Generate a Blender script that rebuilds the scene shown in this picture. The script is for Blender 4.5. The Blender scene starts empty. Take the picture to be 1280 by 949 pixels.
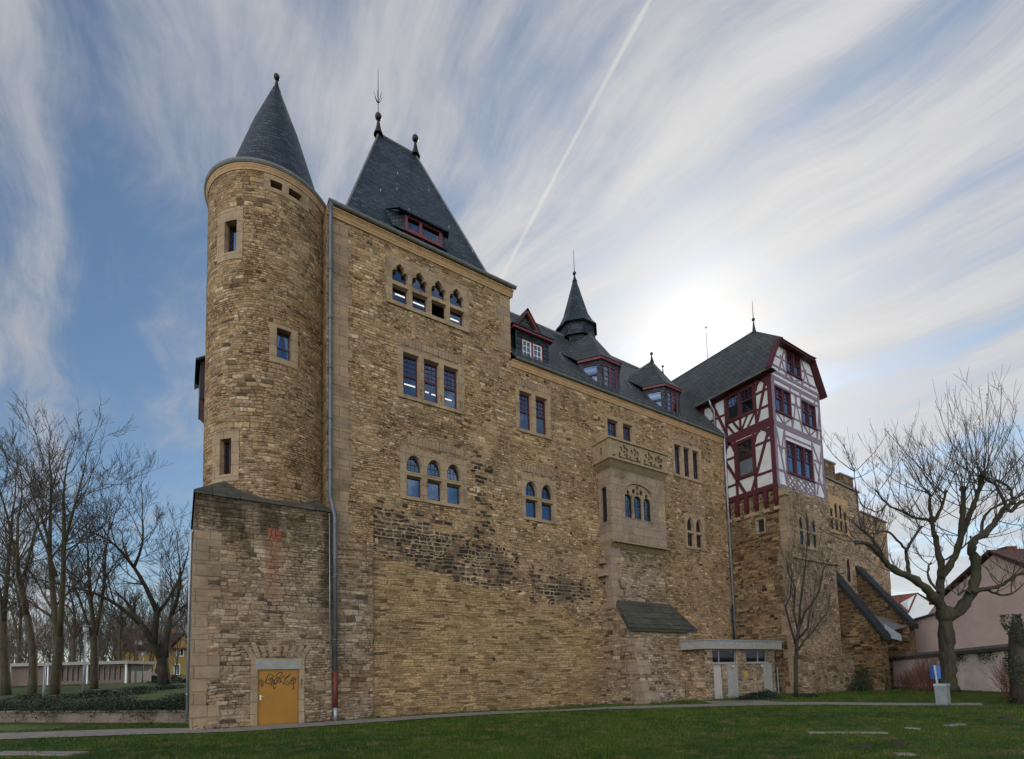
import bpy, math, random
import numpy as np
from mathutils import Vector, Matrix
from mathutils.geometry import tessellate_polygon
random.seed(7); RNG=np.random.default_rng(7)
S=bpy.context.scene; COL=S.collection
R=math.radians
# ------------------------------------------------------------------ camera
CAMLOC=np.array([0.0,-21.57,1.75])
CM=np.array([[0.8380197,-0.5450817,-0.0246754],[0.0187381,0.0739455,-0.9970862],[0.5453181,0.8351155,0.0721816]])
FPX,CX,CY=636.93,639.98,795.56          # focal length and principal point in 1280-wide pixels
cd=bpy.data.cameras.new('camera'); cam=bpy.data.objects.new('camera',cd); COL.objects.link(cam)
cd.sensor_fit='HORIZONTAL'; cd.sensor_width=36; cd.lens=FPX/1280*36
cd.shift_x=(640-CX)/1280; cd.shift_y=(CY-474.5)/1280; cd.clip_end=2000; cd.clip_start=.1
mw=Matrix.Identity(4)
for i in range(3):
    mw[i][0]=CM[0][i]; mw[i][1]=-CM[1][i]; mw[i][2]=-CM[2][i]; mw[i][3]=CAMLOC[i]
cam.matrix_world=mw; S.camera=cam
def at(x,y,d):
    r=CM.T@np.array([(x-CX)/FPX,(y-CY)/FPX,1.0]); return Vector(CAMLOC+r*d)
# ------------------------------------------------------------------ light
SUN_AZ,SUN_EL=R(54.3),R(31.3)     # azimuth from +Y towards +X
SUNDIR=Vector((math.sin(SUN_AZ)*math.cos(SUN_EL),math.cos(SUN_AZ)*math.cos(SUN_EL),math.sin(SUN_EL)))
sl=bpy.data.lights.new('sun','SUN'); sl.energy=2.2; sl.angle=R(1.5); sl.color=(1,.93,.82)
so=bpy.data.objects.new('sun',sl); COL.objects.link(so)
so.rotation_euler=SUNDIR.to_track_quat('Z','Y').to_euler(); so.location=(60,60,80)
S.view_settings.view_transform='Standard'; S.view_settings.look='None'
S.view_settings.exposure=0.36; S.view_settings.gamma=1; S.view_settings.use_curve_mapping=False
S.render.engine='CYCLES'
# ------------------------------------------------------------------ node helper
class NT:
    def __init__(s,tree): s.t=tree; s.n=tree.nodes; s.l=tree.links
    def set(s,sock,v):
        if v is None: return
        if hasattr(v,'node'): s.l.new(v,sock)
        else:
            if isinstance(v,(tuple,list)) and len(v)==3 and sock.type=='RGBA': v=(*v,1)
            sock.default_value=v
    def math(s,op,a,b=None,c=None,clamp=False):
        n=s.n.new('ShaderNodeMath'); n.operation=op; n.use_clamp=clamp
        for i,v in enumerate((a,b,c)): s.set(n.inputs[i],v)
        return n.outputs[0]
    def vmath(s,op,a,b=None,scale=None):
        n=s.n.new('ShaderNodeVectorMath'); n.operation=op; s.set(n.inputs[0],a)
        if b is not None: s.set(n.inputs[1],b)
        if scale is not None: s.set(n.inputs['Scale'],scale)
        return n.outputs['Value'] if op in('DOT_PRODUCT','LENGTH') else n.outputs[0]
    def noise(s,vec,scale,detail=3,rough=.55,dim='3D',out='Fac',dist=0):
        n=s.n.new('ShaderNodeTexNoise'); n.noise_dimensions=dim; s.set(n.inputs['Vector'],vec)
        n.inputs['Scale'].default_value=scale; n.inputs['Detail'].default_value=detail; n.inputs['Roughness'].default_value=rough
        n.inputs['Distortion'].default_value=dist
        return n.outputs[out]
    def voro(s,vec,feature='F1',rand=.85,out='Color',dim='2D',scale=1):
        n=s.n.new('ShaderNodeTexVoronoi'); n.voronoi_dimensions=dim; n.feature=feature
        s.set(n.inputs['Vector'],vec); n.inputs['Scale'].default_value=scale; n.inputs['Randomness'].default_value=rand
        return n.outputs[out]
    def ramp(s,fac,stops,interp='LINEAR'):
        n=s.n.new('ShaderNodeValToRGB'); n.color_ramp.interpolation=interp; s.set(n.inputs[0],fac); e=n.color_ramp.elements
        while len(e)<len(stops): e.new(.5)
        for el,(p,c) in zip(e,stops):
            el.position=p; el.color=(*c,1) if isinstance(c,(tuple,list)) else (c,c,c,1)
        return n.outputs[0]
    def mix(s,fac,a,b,mode='MIX'):
        n=s.n.new('ShaderNodeMix'); n.data_type='RGBA'; n.blend_type=mode; n.clamp_factor=True
        s.set(n.inputs[0],fac); s.set(n.inputs[6],a); s.set(n.inputs[7],b); return n.outputs[2]
    def fmix(s,fac,a,b):
        n=s.n.new('ShaderNodeMix'); n.data_type='FLOAT'; s.set(n.inputs[0],fac); s.set(n.inputs[2],a); s.set(n.inputs[3],b); return n.outputs[0]
    def sstep(s,v,a,b):
        n=s.n.new('ShaderNodeMapRange'); n.interpolation_type='SMOOTHSTEP'; s.set(n.inputs['Value'],v)
        s.set(n.inputs['From Min'],a); s.set(n.inputs['From Max'],b); return n.outputs[0]
    def sep(s,v):
        n=s.n.new('ShaderNodeSeparateXYZ'); s.set(n.inputs[0],v); return n.outputs
    def comb(s,x,y,z=0.0):
        n=s.n.new('ShaderNodeCombineXYZ'); s.set(n.inputs[0],x); s.set(n.inputs[1],y); s.set(n.inputs[2],z); return n.outputs[0]
    def uv(s): n=s.n.new('ShaderNodeUVMap'); n.uv_map='UVMap'; return n.outputs[0]
    def pos(s): return s.n.new('ShaderNodeNewGeometry').outputs['Position']
    def bump(s,h,strength=.6,dist=.05):
        n=s.n.new('ShaderNodeBump'); n.inputs['Strength'].default_value=strength; n.inputs['Distance'].default_value=dist
        s.set(n.inputs['Height'],h); return n.outputs[0]
def newmat(name):
    m=bpy.data.materials.new(name); m.use_nodes=True; t=NT(m.node_tree); p=m.node_tree.nodes['Principled BSDF']
    return m,t,p
# ------------------------------------------------------------------ world: sky texture seen through cirrus veils
def make_world():
    w=bpy.data.worlds.new('World'); S.world=w; w.use_nodes=True; t=NT(w.node_tree)
    bg=w.node_tree.nodes['Background']; bg.inputs[1].default_value=.1
    sky=t.n.new('ShaderNodeTexSky'); sky.sky_type='NISHITA'; sky.sun_disc=False
    sky.sun_elevation=SUN_EL; sky.sun_rotation=SUN_AZ; sky.air_density=1.0; sky.dust_density=.6; sky.ozone_density=1.5
    tc=t.n.new('ShaderNodeTexCoord').outputs['Generated']
    d=t.vmath('NORMALIZE',tc); x,y,z=t.sep(d)
    zz=t.math('ADD',t.math('MAXIMUM',z,0.0),.10)
    u=t.math('DIVIDE',x,zz); v=t.math('DIVIDE',y,zz)
    # wind streaks run along +Y, a little warped
    warp=t.noise(t.comb(u,v),.9,3,.5,'2D','Color')
    wv=t.vmath('SCALE',t.vmath('SUBTRACT',warp,(.5,.5,.5)),scale=.42)
    p=t.vmath('ADD',t.comb(t.math('ADD',u,t.math('MULTIPLY',v,.14)),v),wv)
    px,py,_=t.sep(p)
    n1=t.noise(t.comb(t.math('MULTIPLY',px,1.7),t.math('MULTIPLY',py,.55)),1.0,8,.60,'2D')
    n2=t.noise(t.comb(t.math('MULTIPLY',px,7.0),t.math('MULTIPLY',py,1.1),3.0),1.0,7,.66,'2D')
    n4=t.noise(t.comb(t.math('MULTIPLY',px,4.0),t.math('MULTIPLY',py,3.2),5.0),1.0,6,.62,'2D')
    n3=t.noise(t.comb(t.math('MULTIPLY',u,.55),t.math('MULTIPLY',v,.55),7.0),1.0,3,.5,'3D')
    ds=t.vmath('DOT_PRODUCT',d,tuple(SUNDIR)); dp=t.math('MAXIMUM',ds,0.0)
    dens=t.math('ADD',t.math('ADD',t.math('MULTIPLY',n1,1.05),t.math('MULTIPLY',n2,.72)),t.math('ADD',t.math('MULTIPLY',n3,.55),t.math('MULTIPLY',n4,.40)))
    dens=t.math('ADD',dens,t.math('MULTIPLY',t.math('POWER',dp,3.0),.30))
    low=t.math('SUBTRACT',1.0,t.sstep(z,0.0,.30))
    dens=t.math('ADD',dens,t.math('MULTIPLY',low,.08))
    cm=t.sstep(dens,1.22,1.78)
    # contrail along the wind
    tr=t.math('ABSOLUTE',t.math('SUBTRACT',t.math('ADD',t.math('SUBTRACT',u,t.math('MULTIPLY',v,.138)),t.math('MULTIPLY',t.math('SUBTRACT',n3,.5),.03)),CONTRAIL_U))
    wob=t.noise(t.comb(t.math('MULTIPLY',u,30.0),t.math('MULTIPLY',v,14.0)),1.0,3,.6,'2D')
    trm=t.math('MULTIPLY',t.math('SUBTRACT',1.0,t.sstep(tr,.0005,t.math('MULTIPLY',wob,.011))),.34)
    trm=t.math('MULTIPLY',trm,t.math('MULTIPLY',t.sstep(z,.3,.42),t.sstep(y,0.0,.2)))
    cm=t.math('MINIMUM',t.math('ADD',t.math('MULTIPLY',cm,.92),trm),1.0)
    g=t.math('ADD',t.math('MULTIPLY',t.math('POWER',dp,5.0),CLG[0]),t.math('MULTIPLY',t.math('POWER',dp,40.0),CLG[1]))
    g=t.math('ADD',g,t.math('MULTIPLY',t.math('POWER',dp,220.0),CLG[2]))
    back=t.sstep(t.math('MULTIPLY',ds,-1.0),-.45,.55)       # extra brightness added to the unseen sky opposite the sun, lights the facade
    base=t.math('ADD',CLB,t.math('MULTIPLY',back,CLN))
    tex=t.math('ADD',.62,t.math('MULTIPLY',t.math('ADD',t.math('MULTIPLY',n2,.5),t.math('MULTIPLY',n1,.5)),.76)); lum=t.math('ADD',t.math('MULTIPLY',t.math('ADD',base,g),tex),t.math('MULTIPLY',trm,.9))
    tint=t.mix(t.math('POWER',dp,6.0),(.95,.97,1.04),(1.0,.975,.95))
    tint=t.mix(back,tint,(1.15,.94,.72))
    cc=t.vmath('SCALE',tint,scale=lum)
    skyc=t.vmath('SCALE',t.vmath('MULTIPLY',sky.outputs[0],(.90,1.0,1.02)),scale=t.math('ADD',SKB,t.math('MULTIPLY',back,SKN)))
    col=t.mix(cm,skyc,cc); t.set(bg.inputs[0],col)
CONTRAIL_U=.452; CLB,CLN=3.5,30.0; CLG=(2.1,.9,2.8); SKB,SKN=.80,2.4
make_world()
# ------------------------------------------------------------------ materials
def cells(t,q,w,h,seed=0.0):
    """irregular coursed masonry: per-stone random colour and distance (m) to the joint"""
    u,v,_=t.sep(q)
    n1=t.noise(t.comb(t.math('MULTIPLY',v,1.9),seed+3.7),1.0,2,.5,'2D')
    vw=t.math('ADD',v,t.math('MULTIPLY',t.math('SUBTRACT',n1,.5),h*2.4)); vr=t.math('DIVIDE',vw,h); row=t.math('FLOOR',vr); fv=t.math('FRACT',vr)
    wn=t.n.new('ShaderNodeTexWhiteNoise'); wn.noise_dimensions='1D'; t.set(wn.inputs['W'],t.math('ADD',row,seed+.37)); rr=wn.outputs['Value']
    n2=t.noise(t.comb(t.math('MULTIPLY',u,1.15/w*.45),t.math('MULTIPLY',row,7.31)),1.0,1,.5,'2D')
    uw=t.math('ADD',u,t.math('MULTIPLY',t.math('SUBTRACT',n2,.5),w*2.0))
    cu=t.math('ADD',t.math('DIVIDE',uw,t.math('MULTIPLY',w,t.math('ADD',.7,t.math('MULTIPLY',rr,.7)))),t.math('MULTIPLY',rr,17.0)); col=t.math('FLOOR',cu); fu=t.math('FRACT',cu)
    w2=t.n.new('ShaderNodeTexWhiteNoise'); w2.noise_dimensions='2D'; t.set(w2.inputs['Vector'],t.comb(col,t.math('ADD',row,seed)))
    eu=t.math('MULTIPLY',t.math('MINIMUM',fu,t.math('SUBTRACT',1.0,fu)),w); ev=t.math('MULTIPLY',t.math('MINIMUM',fv,t.math('SUBTRACT',1.0,fv)),h)
    e=t.math('SMOOTH_MIN',eu,ev,.06)
    return w2.outputs['Color'],e
def rubble(name,ramp,mortar,w=.31,h=.125,zone=None,bump=.8,mw=.026,tone=1.0,fb=.5):
    m,t,p=newmat(name); uv=t.uv(); pos=t.pos()
    wc=t.vmath('SUBTRACT',t.noise(uv,.9,2,.5,'2D','Color'),(.5,.5,.5)); wf=t.vmath('SUBTRACT',t.noise(uv,8.0,3,.6,'2D','Color'),(.5,.5,.5))
    q=t.vmath('ADD',t.vmath('ADD',uv,t.vmath('MULTIPLY',wc,(.3,.16,0))),t.vmath('MULTIPLY',wf,(.10,.055,0)))
    msk=t.sstep(t.noise(uv,.55,3,.6,'2D'),fb-.02,fb+.02)
    c1,e1=cells(t,q,w*1.15,h*1.15); c2,e2=cells(t,q,w*.72,h*.70,5.0)
    rnd=t.mix(msk,c1,c2); r1,r2,r3=t.sep(rnd); edge=t.fmix(msk,e1,e2)
    fine=t.noise(uv,9.0,5,.65,'2D'); big=t.noise(pos,.35,4,.6); mid=t.noise(pos,1.6,4,.6)
    mor=t.sstep(edge,-.012,mw)
    col=t.ramp(r1,ramp)
    hue=t.mix(r2,(1.10,.97,.84),(.92,1.0,1.10)); col=t.mix(.55,col,hue,'MULTIPLY')
    col=t.mix(.9,col,t.ramp(fine,[(.25,.5),(.5,.95),(.75,1.4)]),'MULTIPLY')
    mcol=t.mix(.6,mortar,t.ramp(fine,[(.3,.7),(.7,1.25)]),'MULTIPLY')
    # in places the mortar stands flush and pale, elsewhere the joints are raked out and dark
    mcol=t.mix(t.sstep(t.noise(uv,.7,4,.65,'2D'),.40,.60),mcol,t.mix(1,mcol,(.25,.20,.15),'MULTIPLY'))
    base=t.mix(mor,mcol,col)
    if zone: base=zone(t,pos,base,dict(edge=edge,rnd=r2,fine=fine,uv=uv,mcol=mcol,mid=mid,big=big,r3=r3,q=q))
    base=t.mix(1.0,base,t.ramp(big,[(.3,(.78,.78,.80)),(.5,(.97,.95,.93)),(.7,(1.16,1.11,1.02))]),'MULTIPLY')
    base=t.mix(.9,base,t.ramp(mid,[(.3,.78),(.5,1.0),(.7,1.18)]),'MULTIPLY'); base=t.mix(1.0,base,(1.05,.995,1.0),'MULTIPLY')
    if tone!=1: base=t.vmath('SCALE',base,scale=tone)
    t.set(p.inputs['Base Color'],base); p.inputs['Roughness'].default_value=.92; p.inputs['Specular IOR Level'].default_value=.2
    hh=t.math('ADD',t.math('MULTIPLY',mor,t.math('ADD',.45,t.math('MULTIPLY',r3,.9))),t.math('MULTIPLY',fine,.4))
    t.set(p.inputs['Normal'],t.bump(hh,bump,.06))
    return m
TAN=[(0,(.08,.05,.026)),(.07,(.20,.132,.068)),(.25,(.29,.198,.104)),(.55,(.345,.238,.126)),(.8,(.385,.272,.152)),(.93,(.44,.325,.19)),(1,(.58,.46,.30))]  # darkest stop puts recess shade into the colour of a few stones
DRK=[(0,(.04,.027,.015)),(.15,(.14,.093,.05)),(.5,(.24,.165,.09)),(.8,(.30,.205,.105)),(1,(.40,.29,.165))]
GRY=[(0,(.09,.065,.04)),(.12,(.21,.152,.094)),(.45,(.305,.226,.145)),(.8,(.36,.274,.18)),(1,(.47,.375,.26))]
MOR=(.37,.27,.16)
def facade_zone(t,pos,base,k):
    X,Y,Z=t.sep(pos)
    jit=t.math('MULTIPLY',t.math('SUBTRACT',t.noise(pos,.9,3,.6),.5),1.5)
    low=t.math('SUBTRACT',6.9,t.math('MULTIPLY',t.math('SUBTRACT',X,7.5),.20))
    tt=t.math('ADD',t.math('SUBTRACT',Z,low),t.math('MULTIPLY',jit,.35)); tj=t.math('ADD',tt,jit)
    inx=t.math('MULTIPLY',t.sstep(X,6.95,7.0),t.math('SUBTRACT',1.0,t.sstep(X,19.2,20.0)))
    # lower part refaced with thin yellowish coursed stone
    rc,e=cells(t,k['q'],.42,.105,9.0); r=t.sep(rc)[0]
    yl=t.ramp(r,[(0,(.13,.082,.04)),(.15,(.27,.18,.088)),(.6,(.36,.245,.118)),(1,(.45,.32,.17))])
    yl=t.mix(t.sstep(e,-.01,.02),(.17,.12,.06),yl); yl=t.mix(.8,yl,t.ramp(k['fine'],[(.3,.7),(.7,1.25)]),'MULTIPLY')
    lowm=t.math('MULTIPLY',t.math('SUBTRACT',1.0,t.sstep(tt,-.12,.12)),inx)
    # weather-blackened stones standing in pale mortar
    core=t.math('MULTIPLY',t.sstep(tt,0.0,.25),t.math('SUBTRACT',1.0,t.sstep(tj,1.7,3.1)))
    patch=t.math('SUBTRACT',1.0,t.math('MULTIPLY',t.sstep(X,12.5,15.5),t.sstep(t.noise(pos,.55,2,.5),.44,.52)))
    core=t.math('MULTIPLY',core,patch)
    blob=t.math('SUBTRACT',1.0,t.sstep(t.math('ADD',t.math('ABSOLUTE',t.math('SUBTRACT',X,12.6)),jit),.2,1.1))
    blob=t.math('MULTIPLY',blob,t.math('MULTIPLY',t.math('SUBTRACT',1.0,t.sstep(Z,12.0,14.0)),.55))
    dm=t.math('MULTIPLY',t.math('MAXIMUM',core,t.math('MULTIPLY',blob,t.sstep(tt,0,.2))),inx)
    ds=t.mix(t.sstep(k['rnd'],.15,.95),(.028,.022,.017),(.135,.10,.066))
    dc,de=cells(t,t.vmath('ADD',k['q'],t.vmath('MULTIPLY',t.vmath('SUBTRACT',t.noise(k['uv'],3.0,2,.5,'2D','Color'),(.5,.5,.5)),(.16,.12,0))),.36,.185,13.0); ds=t.mix(t.sstep(t.sep(dc)[0],.35,1.0),(.040,.031,.023),(.16,.115,.075)); ds=t.mix(t.sstep(de,.012,.040),t.mix(.3,k['mcol'],(.36,.29,.2)),ds)
    pick=t.sstep(t.math('SUBTRACT',dm,t.math('ADD',.10,t.math('MULTIPLY',t.sep(dc)[1],.95))),-.02,.05)
    base=t.mix(pick,base,ds)
    return t.mix(lowm,base,yl)
def block_zone(t,pos,base,k):
    X,Y,Z=t.sep(pos)
    dr=t.noise(t.vmath('MULTIPLY',pos,(2.2,2.2,.35)),1.0,4,.6)
    top=t.sstep(t.math('ADD',Z,t.math('MULTIPLY',t.math('SUBTRACT',dr,.5),5.0)),6.3,8.5)
    top=t.math('MULTIPLY',top,t.fmix(t.sstep(X,1.6,4.2),1.0,.55))
    rt=t.math('MULTIPLY',t.sstep(t.math('ADD',X,t.math('MULTIPLY',t.math('SUBTRACT',k['mid'],.5),1.2)),4.55,5.0),t.sstep(Z,2.0,6.0))
    pl=t.math('MULTIPLY',t.sstep(k['big'],.52,.62),.35)
    m=t.math('MINIMUM',t.math('ADD',t.math('MAXIMUM',top,rt),pl),1.0)
    base=t.mix(t.math('MULTIPLY',m,.86),base,t.mix(.5,(.030,.026,.018),t.mix(1,base,(.16,.15,.12),'MULTIPLY')))
    # a rust-red run of brick dust below the patched hole
    rx=t.math('SUBTRACT',1.0,t.sstep(t.math('ABSOLUTE',t.math('SUBTRACT',X,2.93)),.12,.34))
    rz=t.math('MULTIPLY',t.sstep(Z,4.2,5.6),t.math('SUBTRACT',1.0,t.sstep(Z,7.15,7.3)))
    return t.mix(t.math('MULTIPLY',t.math('MULTIPLY',rx,rz),t.math('MULTIPLY',k['fine'],.85)),base,(.27,.10,.05))
def damp_zone(t,pos,base,k):
    X,Y,Z=t.sep(pos)
    m=t.math('MULTIPLY',t.sstep(k['big'],.45,.6),.45)
    return t.mix(m,base,t.mix(1,base,(.42,.36,.29),'MULTIPLY'))
def ashlar(name,c1,c2,joint=.85,bump=.35):
    m,t,p=newmat(name); uv=t.uv(); pos=t.pos()
    br=t.n.new('ShaderNodeTexBrick'); t.set(br.inputs['Vector'],uv); br.inputs['Scale'].default_value=1
    br.inputs['Brick Width'].default_value=.85; br.inputs['Row Height'].default_value=.46; br.inputs['Mortar Size'].default_value=.012
    br.inputs['Color1'].default_value=(*c1,1); br.inputs['Color2'].default_value=(*c2,1); br.inputs['Mortar'].default_value=(*[c*joint*.55 for c in c1],1)
    f=t.noise(pos,6,6,.65); b=t.noise(pos,.8,4,.6)
    c=t.mix(.7,br.outputs[0],t.ramp(f,[(.3,.72),(.5,1),(.7,1.22)]),'MULTIPLY')
    c=t.mix(.9,c,t.ramp(b,[(.32,(.62,.58,.54)),(.5,(1,1,1)),(.68,(1.12,1.1,1.05))]),'MULTIPLY')
    t.set(p.inputs['Base Color'],c); p.inputs['Roughness'].default_value=.9; p.inputs['Specular IOR Level'].default_value=.2
    t.set(p.inputs['Normal'],t.bump(t.math('ADD',t.math('MULTIPLY',f,.5),t.math('MULTIPLY',br.outputs[1],-.6)),bump,.03))
    return m
def plain(name,c,rough=.7,var=.25,scale=5,metal=0,spec=.4,bump=.15,aniso=None):
    m,t,p=newmat(name); pos=t.pos()
    v=t.vmath('MULTIPLY',pos,aniso) if aniso else pos
    f=t.noise(v,scale,5,.6)
    col=t.mix(1,c,t.ramp(f,[(.25,1-var),(.5,1),(.75,1+var)]),'MULTIPLY')
    t.set(p.inputs['Base Color'],col); p.inputs['Roughness'].default_value=rough; p.inputs['Metallic'].default_value=metal
    p.inputs['Specular IOR Level'].default_value=spec
    if bump: t.set(p.inputs['Normal'],t.bump(f,bump,.02))
    return m
def slate(name,c1,c2,row=.21,wid=.30,moss=0.0,rough=.5):
    m,t,p=newmat(name); uv=t.uv(); pos=t.pos()
    q=t.vmath('ADD',uv,t.vmath('MULTIPLY',t.vmath('SUBTRACT',t.noise(uv,2.5,2,.5,'2D','Color'),(.5,.5,.5)),(.06,.045,0)))
    br=t.n.new('ShaderNodeTexBrick'); t.set(br.inputs['Vector'],q); br.inputs['Scale'].default_value=1
    br.inputs['Brick Width'].default_value=wid; br.inputs['Row Height'].default_value=row; br.inputs['Mortar Size'].default_value=.018
    br.inputs['Color1'].default_value=(*c1,1); br.inputs['Color2'].default_value=(*c2,1); br.inputs['Mortar'].default_value=(.006,.009,.011,1)
    u,v,_=t.sep(q); fr=t.math('FRACT',t.math('DIVIDE',v,row))
    b=t.noise(pos,.7,4,.6); f=t.noise(pos,5,4,.6)
    c=t.mix(1,br.outputs[0],t.ramp(b,[(.3,.72),(.5,1),(.7,1.3)]),'MULTIPLY'); c=t.mix(.7,c,t.ramp(f,[(.3,.75),(.7,1.3)]),'MULTIPLY')
    c=t.mix(1,c,t.ramp(t.noise(t.vmath('MULTIPLY',uv,(1.2,5.9,1)),1.0,1,.4,'2D'),[(.3,.7),(.7,1.35)]),'MULTIPLY')
    if moss: c=t.mix(t.math('MULTIPLY',t.sstep(t.noise(pos,1.1,5,.65),.42,.62),moss),c,(.058,.054,.030))
    t.set(p.inputs['Base Color'],c); p.inputs['Roughness'].default_value=rough; p.inputs['Specular IOR Level'].default_value=.45
    h=t.math('ADD',t.math('MULTIPLY',t.math('SUBTRACT',1.0,fr),.8),t.math('MULTIPLY',br.outputs[1],-.5))
    t.set(p.inputs['Normal'],t.bump(h,1.0,.07)); return m
def emit(name,c,s):
    m,t,p=newmat(name); p.inputs['Emission Color'].default_value=(*c,1); p.inputs['Emission Strength'].default_value=s; return m
def glass(name):
    m=bpy.data.materials.new(name); m.use_nodes=True; t=NT(m.node_tree); t.n.remove(t.n['Principled BSDF'])
    o=t.n['Material Output']; tr=t.n.new('ShaderNodeBsdfTransparent'); tr.inputs[0].default_value=(.55,.58,.6,1)
    gl=t.n.new('ShaderNodeBsdfGlossy'); gl.inputs['Roughness'].default_value=.015; gl.inputs['Color'].default_value=(.58,.76,1,1)  # blue gloss colour puts a bluer sky reflection into the glass
    t.set(gl.inputs['Normal'],t.bump(t.noise(t.pos(),1.6,2,.5),.05,.05))
    fr=t.n.new('ShaderNodeFresnel'); fr.inputs[0].default_value=1.5
    mx=t.n.new('ShaderNodeMixShader'); t.set(mx.inputs[0],t.math('ADD',t.math('MULTIPLY',fr.outputs[0],2.8),.06,clamp=True))
    t.l.new(tr.outputs[0],mx.inputs[1]); t.l.new(gl.outputs[0],mx.inputs[2]); t.l.new(mx.outputs[0],o.inputs[0]); return m
def tiles(name,c1,c2):
    return slate(name,c1,c2,row=.33,wid=.24,rough=.8)
def bark(name,c,moss=(.07,.075,.025),mo=.4):
    m,t,p=newmat(name); pos=t.pos()
    f=t.noise(t.vmath('MULTIPLY',pos,(7,7,1.6)),1.0,6,.65); b=t.noise(pos,1.1,4,.6)
    col=t.mix(1,c,t.ramp(f,[(.3,.45),(.5,1),(.7,1.5)]),'MULTIPLY')
    col=t.mix(t.math('MULTIPLY',t.sstep(b,.45,.62),mo),col,moss)
    t.set(p.inputs['Base Color'],col); p.inputs['Roughness'].default_value=.95; p.inputs['Specular IOR Level'].default_value=.15
    t.set(p.inputs['Normal'],t.bump(f,.8,.04)); return m
def grassmat(name,a,b,c):
    m,t,p=newmat(name); pos=t.pos()
    n1=t.noise(pos,.22,5,.65); n2=t.noise(pos,1.5,6,.7); n3=t.noise(pos,14,3,.6)
    col=t.mix(t.sstep(n1,.42,.58),a,b); col=t.mix(t.sstep(n2,.47,.68),col,c)
    col=t.mix(1,col,t.ramp(n3,[(.25,.5),(.5,1),(.75,1.5)]),'MULTIPLY')
    t.set(p.inputs['Base Color'],col); p.inputs['Roughness'].default_value=.9; p.inputs['Specular IOR Level'].default_value=.15
    t.set(p.inputs['Normal'],t.bump(n3,.6,.06)); return m
MT={}
MT['facade']=rubble('rubble_facade',TAN,MOR,zone=facade_zone)
MT['turret']=rubble('rubble_turret',TAN,MOR,w=.31,h=.13,tone=.97,zone=damp_zone)
MT['block']=rubble('rubble_block',GRY,(.32,.25,.165),w=.34,h=.14,zone=block_zone,tone=.98)
MT['wing']=MT['facade']
MT['gatestone']=rubble('rubble_gate_tower',DRK,(.30,.235,.15),w=.36,h=.15,zone=damp_zone)
MT['gatefront']=rubble('rubble_gate_front',GRY,(.34,.27,.19),w=.31,h=.135)
MT['buttress']=rubble('rubble_buttress',GRY,(.30,.245,.17),w=.36,h=.15,zone=damp_zone)
MT['annexbut']=rubble('rubble_brown',DRK,(.26,.19,.115),w=.36,h=.15,zone=damp_zone,tone=.8)
MT['ashlar']=ashlar('sandstone_ashlar',(.345,.240,.145),(.30,.208,.130))
MT['oriel']=ashlar('sandstone_oriel',(.30,.212,.150),(.25,.18,.132))
MT['quoin']=ashlar('sandstone_quoin',(.335,.228,.140),(.255,.180,.118))
MT['cornice']=plain('sandstone_cornice',(.40,.24,.12),.85,.25,4,bump=.25)
MT['rail']=plain('sandstone_rail',(.28,.20,.115),.9,.3,5,bump=.3)
MT['concrete']=plain('concrete',(.29,.265,.23),.9,.2,4)
MT['slate']=slate('slate',(.008,.015,.020),(.034,.048,.060))
MT['slate2']=slate('slate_weathered',(.034,.038,.039),(.056,.060,.059),moss=.35,rough=.55)
MT['mossroof']=slate('mossy_stone_slabs',(.038,.033,.024),(.065,.056,.040),row=.5,wid=.9,moss=.75,rough=.85)
MT['slatedark']=slate('slate_dark',(.010,.011,.010),(.020,.021,.019),rough=.9)
MT['lead']=plain('lead',(.15,.148,.14),.75,.3,3)
MT['zinc']=plain('zinc',(.33,.35,.37),.45,.25,3,metal=.5)
MT['zincdark']=plain('zinc_dark',(.12,.13,.145),.5,.3,3,metal=.4)
MT['redpipe']=plain('red_oxide',(.13,.025,.02),.6,.3,6)
MT['darkred']=plain('oxblood_timber',(.072,.009,.014),.6,.3,6,aniso=(1,1,1))
MT['redframe']=plain('oxblood_frame',(.060,.010,.013),.5,.25,6)
MT['dormerred']=plain('dormer_red',(.16,.035,.035),.55,.25,6)
MT['darkwood']=plain('dark_brown_frame',(.022,.012,.012),.5,.25,6)
MT['lilac']=plain('faded_lilac_timber',(.20,.145,.18),.7,.2,5)
MT['plaster']=plain('white_plaster',(.54,.515,.49),.9,.16,1.3,bump=.2)
MT['plaster2']=plain('white_plaster_gable',(.58,.55,.56),.9,.14,1.3,bump=.2)
MT['glass']=glass('window_glass')
MT['dark']=plain('dark_interior',(.035,.032,.03),.9,.3,2,bump=0)
MT['black']=plain('black_iron',(.012,.012,.013),.5,.2,5)
MT['copper']=plain('dark_copper',(.03,.022,.02),.45,.3,5,metal=.5)
MT['tube']=emit('fluorescent_tube',(1,.93,.76),1.7)
MT['orange']=plain('orange_door_paint',(.33,.138,.008),.5,.18,1.3,bump=.04)
MT['ink']=plain('black_spray_paint',(.012,.010,.010),.6,.1,5,bump=0)
MT['steel']=plain('handle_steel',(.55,.55,.55),.35,.1,5,metal=.8)
MT['pink']=plain('pink_render',(.70,.51,.44),.92,.14,.8,bump=.15)
MT['pinklow']=plain('pale_pink_render',(.62,.50,.44),.92,.32,.9,bump=.2)
MT['ochre']=plain('ochre_render',(.42,.27,.085),.9,.1,1.5)
MT['whitewall']=plain('white_render',(.75,.75,.75),.9,.06,1)
MT['redtile']=tiles('red_roof_tiles',(.26,.085,.05),(.20,.065,.042))
MT['browntile']=tiles('brown_roof_tiles',(.10,.045,.035),(.14,.06,.045))
MT['felt']=plain('roofing_felt',(.055,.052,.048),.9,.3,3)
MT['curtain']=plain('net_curtain',(.75,.74,.70),.95,.1,6,aniso=(9,9,.6),bump=.3)
MT['blue']=plain('blue_enamel',(.035,.11,.36),.4,.1,3)
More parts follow.
